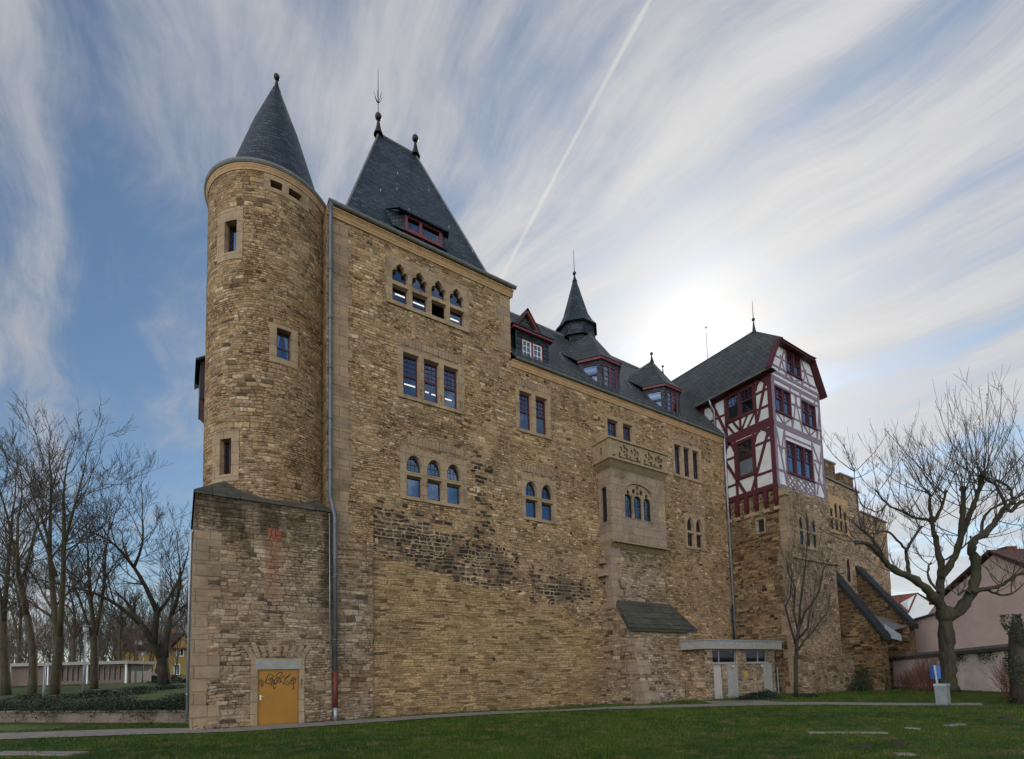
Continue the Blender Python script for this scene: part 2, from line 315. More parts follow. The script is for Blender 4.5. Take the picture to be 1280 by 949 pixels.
MT['binmetal']=plain('bin_galvanised',(.22,.23,.23),.55,.25,5,metal=.3)
MT['path']=plain('concrete_path',(.24,.205,.165),.95,.25,2.2,bump=.3)
MT['lawn']=grassmat('lawn',(.030,.058,.009),(.048,.080,.012),(.095,.085,.025))
MT['terrace']=grassmat('terrace_turf',(.020,.040,.008),(.034,.056,.012),(.06,.055,.02))
MT['blade']=grassmat('grass_blades',(.034,.074,.008),(.062,.100,.012),(.16,.125,.04))
MT['soil']=plain('soil',(.035,.026,.018),.95,.4,8,bump=.6)
MT['leaf']=plain('hedge_leaves',(.014,.024,.009),.7,.6,3,bump=0)
MT['leaf2']=plain('ivy_leaves',(.030,.045,.014),.6,.6,3,bump=0)
MT['litter']=plain('dead_leaves',(.15,.10,.05),.9,.5,9,bump=0)
MT['bark']=bark('bark_grey_green',(.050,.041,.031))
MT['barkd']=bark('bark_dark',(.042,.034,.028),mo=.3)
MT['barkr']=bark('bark_brown',(.070,.056,.040),moss=(.08,.075,.03),mo=.5)  # brown bark with olive moss patches
MT['twig']=plain('twigs_brown',(.066,.050,.037),.9,.3,2,bump=0)
MT['twigw']=plain('wood_twigs',(.15,.12,.092),.95,.35,.6,bump=0)
MT['redtwig']=plain('red_brown_twigs',(.15,.055,.035),.9,.4,3,bump=0)
MT['lamp']=plain('lamp_grey',(.20,.21,.225),.5,.15,4,metal=.2)
MT['lampglass']=plain('lamp_opal',(.36,.37,.38),.3,.05,4)
MT['brick']=ashlar('terrace_brick',(.19,.145,.105),(.14,.11,.08))
MT['gravel']=plain('pale_slabs',(.34,.33,.31),.95,.2,5)
# ------------------------------------------------------------------ mesh helpers
class MB:
    def __init__(s): s.v=[]; s.f=[]; s.mi=[]
    def add(s,vs,fs,mi=0):
        o=len(s.v); s.v.extend([tuple(v) for v in vs]); s.f.extend([tuple(i+o for i in f) for f in fs]); s.mi.extend([mi]*len(fs)); return s
    def quad(s,*p,mi=0): return s.add(p,[tuple(range(len(p)))],mi)
    def box(s,x0,x1,y0,y1,z0,z1,mi=0):
        return s.add([(x0,y0,z0),(x1,y0,z0),(x1,y1,z0),(x0,y1,z0),(x0,y0,z1),(x1,y0,z1),(x1,y1,z1),(x0,y1,z1)],
                     [(0,3,2,1),(4,5,6,7),(0,1,5,4),(1,2,6,5),(2,3,7,6),(3,0,4,7)],mi)
    def hexa(s,b,t,mi=0):   # bottom 4, top 4 (counter-clockwise from above)
        n=len(b); fs=[tuple(range(n-1,-1,-1)),tuple(range(n,2*n))]+[(i,(i+1)%n,n+(i+1)%n,n+i) for i in range(n)]
        return s.add(list(b)+list(t),fs,mi)
    def tube(s,pts,rad,k=6,mi=0,cap=True):
        pts=[Vector(p) for p in pts]; n=len(pts)
        if not hasattr(rad,'__len__'): rad=[rad]*n
        vs=[]; ref=None
        for i,p in enumerate(pts):
            d=(pts[min(i+1,n-1)]-pts[max(i-1,0)]).normalized()
            if ref is None: ref=Vector((1,0,0)) if abs(d.x)<.8 else Vector((0,1,0))
            a=(ref-d*ref.dot(d))
            if a.length<1e-4: a=d.orthogonal()
            a.normalize(); b=d.cross(a); ref=a
            for j in range(k):
                an=2*math.pi*j/k; vs.append(p+(a*math.cos(an)+b*math.sin(an))*rad[i])
        fs=[(i*k+j,i*k+(j+1)%k,(i+1)*k+(j+1)%k,(i+1)*k+j) for i in range(n-1) for j in range(k)]
        if cap: fs+= [tuple(range(k-1,-1,-1)),tuple(range((n-1)*k,n*k))]
        return s.add(vs,fs,mi)
    def lathe(s,prof,c,k=32,a0=0,a1=2*math.pi,mi=0):
        full=abs(a1-a0-2*math.pi)<1e-6; m=k if full else k+1; vs=[]
        for r,z in prof:
            for j in range(m):
                a=a0+(a1-a0)*j/k; vs.append((c[0]+r*math.sin(a),c[1]-r*math.cos(a),c[2]+z))
        fs=[]
        for i in range(len(prof)-1):
            for j in range(k):
                j2=(j+1)%m; fs.append((i*m+j,i*m+j2,(i+1)*m+j2,(i+1)*m+j))
        return s.add(vs,fs,mi)
    def sphere(s,c,r,k=12,mi=0,sz=1):
        return s.lathe([(max(r*math.sin(math.pi*i/8),1e-3),-sz*r*math.cos(math.pi*i/8)) for i in range(9)],c,k,mi=mi)
class FR:   # a wall's frame: u along it, v up, w outwards
    def __init__(s,o,a,n): s.o=Vector(o); s.a=Vector(a); s.n=Vector(n)
    def P(s,u,v,w=0): return s.o+s.a*u+s.n*w+Vector((0,0,v))
    def flip(s): return s.a.cross(Vector((0,0,1))).dot(s.n)<0
def plate(mb,fr,outer,holes,w0,w1,mi=0,splay=0.0,back=False,outside=True,mi2=None):
    """flat slab with holes: front face at w0, reveals going in to w1 (holes narrow by splay on the way)"""
    loops=[outer]+list(holes)
    tris=tessellate_polygon([[Vector((u,v,0)) for u,v in l] for l in loops])
    flat=[p for l in loops for p in l]
    fs=[]
    for t in tris:
        a,b,c=(flat[i] for i in t)
        ar=(b[0]-a[0])*(c[1]-a[1])-(b[1]-a[1])*(c[0]-a[0])
        if abs(ar)<1e-9: continue
        fs.append(tuple(t) if ar>0 else tuple(t[::-1]))
    if fr.flip(): fs=[f[::-1] for f in fs]
    mb.add([fr.P(u,v,w0) for u,v in flat],fs,mi)
    if back: mb.add([fr.P(u,v,w1) for u,v in flat],[f[::-1] for f in fs],mi)
    for li,l in enumerate(loops):
        if li==0 and not outside: continue
        n=len(l); cu=sum(p[0] for p in l)/n; cv=sum(p[1] for p in l)/n
        if li and splay:
            hu=max(abs(p[0]-cu) for p in l); hv=max(abs(p[1]-cv) for p in l)
            l2=[(cu+(u-cu)*(1-splay/hu),cv+(v-cv)*(1-splay/hv)) for u,v in l]
        else: l2=l
        area=sum(l[i][0]*l[(i+1)%n][1]-l[(i+1)%n][0]*l[i][1] for i in range(n))
        ccw=(area>0)
        vs=[fr.P(u,v,w0) for u,v in l]+[fr.P(u,v,w1) for u,v in l2]
        q=[(i,n+i,n+(i+1)%n,(i+1)%n) for i in range(n)]
        good=(ccw==(li==0))
        if fr.flip(): good=not good
        if not good: q=[f[::-1] for f in q]
        mb.add(vs,q,mi if mi2 is None else mi2)
    return mb
def fbox(mb,fr,u0,u1,v0,v1,w0,w1,mi=0):
    P=fr.P; b=[P(u0,v0,w0),P(u1,v0,w0),P(u1,v0,w1),P(u0,v0,w1)]; t=[P(u0,v1,w0),P(u1,v1,w0),P(u1,v1,w1),P(u0,v1,w1)]
    if (not fr.flip()): b=b[::-1]; t=t[::-1]
    return mb.hexa(b,t,mi)
def beam(mb,fr,u0,v0,u1,v1,wd,w0,w1,mi=0):
    d=Vector((u1-u0,v1-v0)); d.normalize(); n=Vector((-d.y,d.x))*wd/2
    q=[(u0-n.x,v0-n.y),(u1-n.x,v1-n.y),(u1+n.x,v1+n.y),(u0+n.x,v0+n.y)]
    return plate(mb,fr,q,[],w1,w0,mi)
def rect(u0,u1,v0,v1): return [(u0,v0),(u1,v0),(u1,v1),(u0,v1)]
def pointed(u0,u1,v0,vs,k=.0,n=7,h=None):
    """light with a pointed arch springing at vs"""
    a=(u1-u0)/2; c=(u0+u1)/2; h=h or a*1.6; pts=[(u0,v0),(u1,v0)]
    for i in range(n+1):
        s=i/n; pts.append((c+a*math.cos(s*math.pi/2)**.85,vs+h*math.sin(s*math.pi/2)**1.15*(1-.0*s)))
    for i in range(n-1,-1,-1):
        s=i/n; pts.append((c-a*math.cos(s*math.pi/2)**.85,vs+h*math.sin(s*math.pi/2)**1.15))
    return pts
def cusped(u0,u1,v0,vs):
    a=(u1-u0)/2; c=(u0+u1)/2; half=[]
    for i in range(6):
        th=R(-10+i*24); half.append((a*.60+a*.40*math.cos(th),vs+a*.30+a*.40*math.sin(th)))
    half.append((a*.50,vs+a*.78))
    for i in range(1,6):
        s=i/6; half.append((a*.56*math.cos(s*math.pi/2)**.8,vs+a*(.85+.72*s**.85)))
    half.append((0,vs+a*1.66))
    pts=[(u0,v0),(u1,v0)]+[(c+x,y) for x,y in half]+[(c-x,y) for x,y in half[-2::-1]]
    return pts
def uvmap(me,fn=None):
    nl=len(me.loops); nv=len(me.vertices); npoly=len(me.polygons)
    co=np.empty(nv*3); me.vertices.foreach_get('co',co); co=co.reshape(-1,3)
    vi=np.empty(nl,dtype=np.int32); me.loops.foreach_get('vertex_index',vi)
    l=me.uv_layers.new(name='UVMap')
    if fn is not None: uv=fn(co[vi])
    else:
        nr=np.empty(npoly*3); me.polygons.foreach_get('normal',nr); nr=nr.reshape(-1,3)
        lt=np.empty(npoly,dtype=np.int32); me.polygons.foreach_get('loop_total',lt); nn=np.repeat(nr,lt,axis=0)
        t=np.stack([-nn[:,1],nn[:,0],0*nn[:,0]],1); ln=np.linalg.norm(t,axis=1); fl=ln<.15
        t[fl]=(1,0,0); ln[fl]=1; t/=ln[:,None]; b=np.cross(nn,t); p=co[vi]
        uv=np.stack([(p*t).sum(1),(p*b).sum(1)],1)
    l.data.foreach_set('uv',uv.astype(np.float32).ravel())
def split(mb):
    par=list(range(len(mb.v)))
    def find(a):
        while par[a]!=a: par[a]=par[par[a]]; a=par[a]
        return a
    for f in mb.f:
        r=find(f[0])
        for i in f[1:]: par[find(i)]=r
    g={}
    for f in mb.f: g.setdefault(find(f[0]),[]).append(f)
    out=[]
    for fs in g.values():
        m=MB(); ix={}
        for f in fs:
            for i in f:
                if i not in ix: ix[i]=len(m.v); m.v.append(mb.v[i])
            m.f.append(tuple(ix[i] for i in f)); m.mi.append(0)
        out.append(m)
    return out
def objs(name,mb,mats,parent=None,**k):
    return [obj(name,m,mats,parent,**k) for m in split(mb)]
def obj(name,mb,mats,parent=None,smooth=False,uv=None,label=None):
    me=bpy.data.meshes.new(name); me.from_pydata(mb.v,[],mb.f)
    if not isinstance(mats,(list,tuple)): mats=[mats]
    for m in mats: me.materials.append(MT[m] if isinstance(m,str) else m)
    if len(mats)>1: me.polygons.foreach_set('material_index',mb.mi)
    if smooth: me.polygons.foreach_set('use_smooth',[True]*len(me.polygons))
    me.update(); uvmap(me,uv)
    o=bpy.data.objects.new(name,me); COL.objects.link(o)
    if parent is not None: put(o,parent)
    if label: o['label']=label
    return o
def put(o,parent):
    par=parent; off=Vector((0,0,0))
    loc=Matrix.Identity(4)
    chain=[]
    q=parent
    while q is not None: chain.append(q); q=q.parent
    for c in reversed(chain): loc=loc@Matrix.LocRotScale(c.location,c.rotation_euler,c.scale)
    o.parent=parent
    li=loc.inverted()                     # parts are modelled in world space: keep them there
    o.location=li.translation
def tag(o,label,cat,group=None):
    o['label']=label; o['category']=cat
    if group: o['group']=group
    return o
def thing(name,label,cat,loc=(0,0,0),group=None):
    o=bpy.data.objects.new(name,None); COL.objects.link(o); o.location=loc; o.empty_display_size=.3
    return tag(o,label,cat,group)
def struct(name,mb,mats,kind='structure',**k):
    o=obj(name,mb,mats,**k); o['kind']=kind; return o
FRONT=FR((0,0,0),(1,0,0),(0,-1,0))
def front(y): return FR((0,y,0),(1,0,0),(0,-1,0))
def west(x): return FR((x,0,0),(0,-1,0),(-1,0,0))
# ------------------------------------------------------------------ windows
def inset(l,d):
    n=len(l); cu=(min(p[0] for p in l)+max(p[0] for p in l))/2; cv=(min(p[1] for p in l)+max(p[1] for p in l))/2
    hu=max(abs(p[0]-cu) for p in l); hv=max(abs(p[1]-cv) for p in l)
    return [(cu+(u-cu)*(1-d/hu),cv+(v-cv)*(1-d/hv)) for u,v in l]
def stone_window(parent,fr,ext,holes,stone='ashlar',frame='redframe',depth=.22,proud=.018,bars=None,sill=True,lamp=None,name='window',curtain=False,open_holes=(),fw=.042,label=None,sash=True,roomd=2.2):
    """ext=(u0,u1,v0,v1) stone surround; holes=list of light outlines; bars={hole index:(nu,nv)}"""
    mb=MB(); plate(mb,fr,rect(*ext),holes,proud,-depth+.04,splay=.05)
    if sill: fbox(mb,fr,ext[0]+.05,ext[1]-.05,ext[2]-.005,min(min(p[1] for p in h) for h in holes)-.012,proud+.002,proud+.05)
    w=obj(name,mb,stone,parent,label=label)
    fb=MB(); gb=MB()
    for i,h in enumerate(holes):
        o=inset(h,.05) if True else h
        if i in open_holes: continue
        plate(fb,fr,o,[inset(o,fw)],-depth+.06,-depth-.01,back=False,outside=False)
        u0=min(p[0] for p in o)+fw; u1=max(p[0] for p in o)-fw; v0=min(p[1] for p in o)+fw; v1=max(p[1] for p in o)-fw
        b=bars.get(i) if bars else None
        if b:
            nu,nv=b[:2]; lo=v0 if len(b)<3 else v0+(v1-v0)*b[2]
            if len(b)>2: fbox(fb,fr,u0,u1,lo-.05,lo+.05,-depth-.008,-depth+.058)
            for k in range(1,nu): x=u0+(u1-u0)*k/nu; fbox(fb,fr,x-.013,x+.013,lo,v1,-depth-.006,-depth+.03)
            for k in range(1,nv): z=lo+(v1-lo)*k/nv; fbox(fb,fr,u0,u1,z-.013,z+.013,-depth-.004,-depth+.028)
        ta,tb_=random.uniform(-.022,.022),random.uniform(-.03,.012); gb.add([fr.P(u,v,-depth+.012+ta*(u-(u0+u1)/2)+tb_*(v-(v0+v1)/2)) for u,v in o],[tuple(range(len(o))) if not fr.flip() else tuple(range(len(o)-1,-1,-1))])
    if fb.v: obj('sash',fb,frame,w)
    if gb.v: obj('pane',gb,'glass',w)
    u0,u1,v0,v1=ext; rb=MB(); d0,d1=-depth-.06,-depth-roomd
    P=fr.P
    rb.quad(P(u0,v0,d1),P(u1,v0,d1),P(u1,v1,d1),P(u0,v1,d1)); rb.quad(P(u0,v1,d0),P(u0,v1,d1),P(u1,v1,d1),P(u1,v1,d0))
    rb.quad(P(u0,v0,d0),P(u1,v0,d0),P(u1,v0,d1),P(u0,v0,d1)); rb.quad(P(u0,v0,d0),P(u0,v0,d1),P(u0,v1,d1),P(u0,v1,d0)); rb.quad(P(u1,v0,d0),P(u1,v1,d0),P(u1,v1,d1),P(u1,v0,d1))
    obj('room_lining',rb,'dark',w)
    if lamp:
        lb=MB()
        for (a,b_,v,dd) in lamp: a+=.45*dd; b_+=.45*dd; v+=dd*(v-1.75)/21.57; fbox(lb,fr,a,b_,v,v+.032,-depth-dd-.06,-depth-dd)
        objs('tube_lamp',lb,'tube',w)
    if curtain:
        cb=MB(); n=24
        vs=[];fs=[]
        for k in range(n+1):
            u=u0+(u1-u0)*k/n; ww=-depth-.14+.03*math.sin(k*1.9)
            vs+= [P(u,v0,ww),P(u,v1,ww)]
        fs=[(2*k,2*k+2,2*k+3,2*k+1) for k in range(n)]
        cb.add(vs,fs); obj('curtain',cb,'curtain',w,smooth=True)
    return w
def lights(u0,u1,n,gap):
    w=(u1-u0-gap*(n-1))/n; return [(u0+i*(w+gap),u0+i*(w+gap)+w) for i in range(n)]
def finial(parent,c,h,r,name='finial',rod=0,prong=False):
    mb=MB(); mb.lathe([(r*.9,0),(r*.45,h*.45),(r*.28,h*.8),(.02,h)],c,12)
    mb.sphere((c[0],c[1],c[2]+h+r*.55),r*.62,14,sz=1.1)
    if rod: mb.tube([(c[0],c[1],c[2]+h),(c[0],c[1],c[2]+h+rod)],[.03,.012],6)
    if prong:
        for a in range(6):
            an=a*1.047; x,y=math.cos(an),math.sin(an); z=c[2]+h+rod*.32
            mb.tube([(c[0],c[1],z),(c[0]+x*.12,c[1]+y*.12,z+.18),(c[0]+x*.24,c[1]+y*.24,z+.55)],[.022,.018,.01],5)
    return obj(name,mb,'copper',parent,smooth=True)
def cornice_run(parent,fr,u0,u1,v,out=.30,name='cornice',mat='cornice'):
    out*=.62; prof=[(0,v-.36),(.04,v-.36),(.055,v-.28),(.09,v-.22),(.095,v-.15),(out-.03,v-.07),(out,v-.05),(out,v),(0,v)]
    mb=MB(); n=len(prof)
    a=[fr.P(u0,z,w+.003) for w,z in prof]; b=[fr.P(u1,z,w+.003) for w,z in prof]
    mb.add(a+b,[(i,n+i,n+(i+1)%n,(i+1)%n)[::-1] for i in range(n)]+[tuple(range(n)),tuple(range(2*n-1,n-1,-1))])
    return obj(name,mb,mat,parent)
def gutter(parent,fr,u0,u1,v,w,r=.11,name='gutter'):
    vs=[];k=8
    for u in (u0,u1):
        for j in range(k+1):
            a=math.pi*j/k; vs.append(fr.P(u,v-r*math.sin(a),w+r*math.cos(a)))
        vs.append(fr.P(u,v-.004,w-r*.9)); 
    m=k+2; mb=MB(); mb.add(vs,[(j,(j+1)%m,m+(j+1)%m,m+j) for j in range(m)]+[tuple(range(m)),tuple(range(2*m-1,m-1,-1))])
    return obj(name,mb,'lead',parent,smooth=False)
def pipe(parent,pts,r=.06,mat='zincdark',name='downpipe',clips=True,k=10):
    mb=MB(); mb.tube(pts,r,k)
    o=obj(name,mb,mat,parent,smooth=True)
    if clips:
        cb=MB()
        for a,b in zip(pts[:-1],pts[1:]):
            a=Vector(a); b=Vector(b); L=(b-a).length; n=int(L/2.2)
            for i in range(1,n+1):
                p=a.lerp(b,i/(n+.5)); d=(b-a).normalized()*.025; cb.tube([p-d,p+d],r*1.28,k)
        if cb.v: objs('pipe_clip',cb,mat,o,smooth=True)
    return o
# ------------------------------------------------------------------ round stair turret on its square base
TC=(3.15,2.4); TR=2.5
def cyl_wall(mb,r0,r1,a0,a1,z0,z1,holes,step=5,zstep=1.2,mi=0):
    """part of a drum; holes (a0,a1,z0,z1) in degrees are cut and given reveals in to r1"""
    A={a0,a1}; Z={z0,z1}
    x=a0
    while x<a1-1e-6: A.add(round(x,4)); x+=step
    z=z0
    while z<z1-1e-6: Z.add(round(z,4)); z+=zstep
    for h in holes: A.update(h[:2]); Z.update(h[2:])
    A=sorted(A); Z=sorted(Z)
    P=lambda a,z,r:(TC[0]+r*math.sin(R(a)),TC[1]-r*math.cos(R(a)),z)
    for i in range(len(A)-1):
        for j in range(len(Z)-1):
            am=(A[i]+A[i+1])/2; zm=(Z[j]+Z[j+1])/2
            if any(h[0]<am<h[1] and h[2]<zm<h[3] for h in holes): continue
            mb.quad(P(A[i],Z[j],r0),P(A[i+1],Z[j],r0),P(A[i+1],Z[j+1],r0),P(A[i],Z[j+1],r0),mi=mi)
    for b0,b1,c0,c1 in holes:
        aa=[a for a in A if b0<=a<=b1]
        for s,e in zip(aa[:-1],aa[1:]):
            mb.quad(P(s,c0,r0),P(s,c0,r1),P(e,c0,r1),P(e,c0,r0),mi=mi); mb.quad(P(s,c1,r0),P(e,c1,r0),P(e,c1,r1),P(s,c1,r1),mi=mi)
        mb.quad(P(b0,c0,r0),P(b0,c1,r0),P(b0,c1,r1),P(b0,c0,r1),mi=mi); mb.quad(P(b1,c0,r0),P(b1,c0,r1),P(b1,c1,r1),P(b1,c1,r0),mi=mi)
    return mb
def cyl_uv(c): 
    a=np.arctan2(c[:,0]-TC[0],-(c[:,1]-TC[1])); return np.stack([a*TR,c[:,2]],1)
def build_turret():
    t=thing('round_tower','round rubble tower with slate cone on a square base with orange door','tower',(TC[0],TC[1],0))
    sur=[(-60.5,-32.5,18.64,20.82),(-8.8,16.2,14.45,16.1),(-62,-33,9.48,11.55),(-15,27,21.72,22.42)]
    lit=[[(-51.2,-38.3,18.95,20.30)],[(-2.6,10.0,14.68,15.93)],[(-52.5,-40.3,9.76,11.2)],[(-9.2,1.1,21.9,22.22),(6.8,19.2,21.9,22.22)]]
    mb=MB(); cyl_wall(mb,TR,TR-.3,-180,180,8.5,22.5,sur); obj('wall',mb,'turret',t,uv=cyl_uv)
    for i,(s,l) in enumerate(zip(sur,lit)):
        wb=MB(); cyl_wall(wb,TR+.015,TR-.28,*s,l,step=3); w=obj('window',wb,'ashlar',t,uv=cyl_uv)
        for q in l:
            am=R((q[0]+q[1])/2); hw=TR*math.sin(R(q[1]-q[0])/2); rr=TR-.26
            fr=FR((TC[0]+rr*math.sin(am),TC[1]-rr*math.cos(am),0),(math.cos(am),math.sin(am),0),(math.sin(am),-math.cos(am),0))
            fb=MB(); o=rect(-hw-.03,hw+.03,q[2]-.03,q[3]+.03); plate(fb,fr,o,[inset(o,.085)],.05,-.02)
            if i==1: fbox(fb,fr,-hw,hw,q[2]+.52,q[2]+.56,-.01,.03); fbox(fb,fr,-.015,.015,q[2],q[3],-.012,.028)
            if i==2: fbox(fb,fr,-.02,.02,q[2],q[3],-.012,.03)
            obj('sash',fb,'redframe',w)
            g=MB(); g.quad(*[fr.P(u,v,.0) for u,v in o]); obj('pane',g,'glass',w)
            rb=MB(); P=fr.P; u0,u1,v0,v1=-hw-.15,hw+.15,q[2]-.1,q[3]+.1
            rb.quad(P(u0,v0,-.6),P(u1,v0,-.6),P(u1,v1,-.6),P(u0,v1,-.6)); obj('room_lining',rb,'dark',w)
            if i==1:
                cb=MB()
                for sg in (-1,1):
                    vs=[]; n=12
                    for k in range(n+1):
                        z=q[2]+(q[3]-q[2])*k/n; ed=.03+.20*(1-k/n)**.7
                        for jx in range(5):
                            xx=ed+(hw-ed)*jx/4; vs.append(P(sg*xx,z,-.10+.012*math.sin(jx*2.5)))
                    cb.add(vs,[(k*5+j,k*5+j+1,k*5+j+6,k*5+j+5) for k in range(n) for j in range(4)])
                obj('curtain',cb,'curtain',w,smooth=True)
    mb=MB(); mb.lathe([(TR-.1,22.44),(TR+.03,22.46),(TR+.035,22.53),(TR+.06,22.57),(TR+.065,22.61),(TR+.09,22.65),(TR+.10,22.69),(TR-.1,22.69)],(TC[0],TC[1],0),72)
    obj('cornice',mb,'cornice',t,smooth=False)
    mb=MB(); mb.lathe([(TR+.06,22.695),(TR+.12,22.70),(TR+.165,22.76),(TR+.165,22.85),(TR+.11,22.87),(TR-.5,22.93)],(TC[0],TC[1],0),72); obj('gutter',mb,'lead',t)
    prof=[(2.25,22.88),(2.08,23.2),(1.85,24.0),(.97,26.9),(.14,29.2)]
    mb=MB(); mb.lathe(prof,(TC[0]+.12,TC[1],0),64)
    def cuv(c):
        a=np.arctan2(c[:,0]-TC[0]-.12,-(c[:,1]-TC[1])); return np.stack([a*1.6,(c[:,2]-23)*1.06],1)
    rf=obj('roof',mb,'slate',t,uv=cuv,smooth=True); finial(rf,(TC[0]+.14,TC[1],29.05),.65,.22)
    # square base
    X0,X1,Y0,Y1=.36,5.16,-.25,5.0; ZT=8.62
    fr=front(Y0); mb=MB(); ds=(2.22,4.12,.0,2.55)
    plate(mb,fr,[(X0,-.4),(X1,-.4),(X1,ZT),(X0,ZT)],[[(ds[0],.0),(ds[1],.0),(ds[1],ds[3]),(ds[0],ds[3])]],0,-.3)
    mb.quad((X0,Y1,-.4),(X0,Y0+.301,-.4),(X0,Y0+.301,ZT),(X0,Y1,ZT)); mb.quad((X1,Y0+.301,-.4),(X1,Y1,-.4),(X1,Y1,ZT),(X1,Y0+.301,ZT)); mb.quad((X1,Y1,-.4),(X0,Y1,-.4),(X0,Y1,ZT),(X1,Y1,ZT))
    obj('base_wall',mb,'block',t)
    qb=MB(); z=-.05; k=0
    while z<7.0:
        hh=random.choice((.38,.46,.55)); ww=random.choice((.45,.62,.85)); d2=.01+.008*(k%3)
        qb.box(X0-d2,X0+ww,Y0-d2,Y0+.30,z+.01,z+hh); z+=hh; k+=1
    obj('quoin',qb,'quoin',t)
    mb=MB(); n=64; sq=[]; ci=[]
    cx,cy=TC
    for i in range(n):
        a=2*math.pi*(i+.5)/n; dx,dy=math.sin(a),-math.cos(a)
        k=1e9
        for (o,dd,lim) in ((cx,dx,X0-.06),(cx,dx,X1+.03),(cy,dy,Y0-.07),(cy,dy,Y1)):
            if abs(dd)>1e-6:
                q=(lim-o)/dd
                if q>0: k=min(k,q)
        sq.append((cx+dx*k,cy+dy*k)); ci.append(max(0,k-TR))
    for (qx,qy) in ((X0-.06,Y0-.07),): 
        j=min(range(n),key=lambda i:(sq[i][0]-qx)**2+(sq[i][1]-qy)**2); sq[j]=(qx,qy)
    lo=[(x,y,ZT-.06) for x,y in sq]; mid=[(x,y,ZT+.05) for x,y in sq]
    up=[(cx+(TR-.05)*math.sin(2*math.pi*(i+.5)/n),cy-(TR-.05)*math.cos(2*math.pi*(i+.5)/n),ZT+.07+.62*ci[i]) for i in range(n)]
    mb.add(lo+mid+up,[(i,(i+1)%n,n+(i+1)%n,n+i) for i in range(n)]+[(n+i,n+(i+1)%n,2*n+(i+1)%n,2*n+i) for i in range(n)])
    obj('base_coping',mb,'mossroof',t)
    # door surround, door
    mb=MB(); dh=rect(2.46,3.92,-.05,2.12); plate(mb,fr,rect(2.222,4.118,-.05,2.548),[dh],.03,-.2,mi=0); obj('door_surround',mb,'ashlar',t)
    mb=MB(); fbox(mb,fr,2.38,4.0,2.125,2.50,.031,.05); obj('lintel',mb,'concrete',t)
    mb=MB()
    for i,a in enumerate(np.linspace(-26,26,9)):
        u=3.17+math.sin(R(a))*2.0; v=2.62+(math.cos(R(a))-1)*.4; beam(mb,fr,u,v,u+math.sin(R(a))*.62,v+.42+.1*random.random(),.15,.0,.012+.006*(i%3))
    obj('relieving_arch',mb,'quoin',t)
    mb=MB(); fbox(mb,fr,2.465,3.915,.02,2.115,-.12,-.06); fbox(mb,fr,2.50,3.88,.05,2.08,-.06,-.052)
    d=obj('door',mb,'orange',t)
    mb=MB(); fbox(mb,fr,2.54,2.60,.98,1.16,-.055,-.035); mb.tube([fr.P(2.57,1.09,-.04),fr.P(2.57,1.09,.01),fr.P(2.70,1.09,.01)],.012,8); obj('handle',mb,'steel',d)
    mb=MB()
    for v in (.35,1.75): mb.tube([fr.P(3.90,v,-.045),fr.P(3.90,v+.14,-.045)],.016,8)
    objs('hinge',mb,'zincdark',d)
    # sprayed tag: wiry loops of black paint
    S_=[[(.02,.30),(.05,.42),(.12,.40),(.14,.28),(.10,.22),(.08,.30),(.10,.38)],
        [(.20,.34),(.32,.60),(.46,.50),(.26,.42),(.22,.34),(.36,.30),(.46,.38),(.40,.46),(.34,.36)],
        [(.36,.32),(.42,.24),(.50,.34),(.44,.42),(.40,.34),(.52,.30),(.58,.38),(.52,.44),(.48,.34),(.56,.26)],
        [(.52,.52),(.64,.64),(.74,.60),(.66,.50),(.54,.48),(.70,.46),(.82,.54)],
        [(.58,.40),(.66,.44),(.70,.36),(.62,.32),(.58,.38),(.72,.36),(.80,.28),(.84,.46),(.94,.54)],
        [(.80,.44),(.90,.48),(1.00,.60)],[(1.02,.34),(1.06,.46),(1.16,.44),(1.14,.32),(1.04,.28),(1.00,.38),(1.10,.40),(1.20,.46)],
        [(1.08,.44),(1.10,.16),(1.06,.10),(1.12,.14)],[(.46,.24),(.48,.14),(.54,.22)],[(.88,.38),(.96,.30),(.90,.24),(.84,.32)]]
    mb=MB()
    def cr(p,n=7):
        out=[]
        for i in range(len(p)-1):
            p0=p[max(i-1,0)];p1=p[i];p2=p[i+1];p3=p[min(i+2,len(p)-1)]
            for j in range(n):
                s=j/n; out.append(tuple(.5*((2*p1[c])+(-p0[c]+p2[c])*s+(2*p0[c]-5*p1[c]+4*p2[c]-p3[c])*s*s+(-p0[c]+3*p1[c]-3*p2[c]+p3[c])*s**3) for c in (0,1)))
        return out+[p[-1]]
    zz=0
    for s in S_:
        for k,(a,b) in enumerate(zip(cr(s)[:-1],cr(s)[1:])):
            zz+=1; beam(mb,fr,2.50+a[0]*1.12,1.20+a[1]*1.25,2.50+b[0]*1.12,1.20+b[1]*1.25,.028,-.0515,-.0495+.0003*(zz%7))
    obj('graffiti',mb,'ink',d)
    mb=MB(); fbox(mb,fr,2.36,4.05,-.06,.03,.0,.28); obj('doorstep',mb,'concrete',t)
    mb=MB(); fbox(mb,fr,3.99,4.02,1.5,1.58,.03,.05); fbox(mb,fr,3.99,4.02,1.62,1.72,.03,.05); objs('door_stay',mb,'black',t)
    # patched hole of red brick
    mb=MB()
    for i,(u,v,w_,h_) in enumerate(((2.77,7.28,.12,.3),(2.90,7.20,.13,.34),(3.05,7.18,.22,.16),(3.05,7.36,.20,.17))): fbox(mb,fr,u,u+w_-.015,v,v+h_,.0,.015+.004*i)
    obj('brick_patch',mb,plain('patch_brick',(.27,.075,.04),.9,.3,9),t)
    # oxblood oriel on the west wall behind
    ob=MB(); ob.box(.56,2.2,6.2,8.6,15.3,17.3); o=obj('oriel',ob,'darkwood',t)
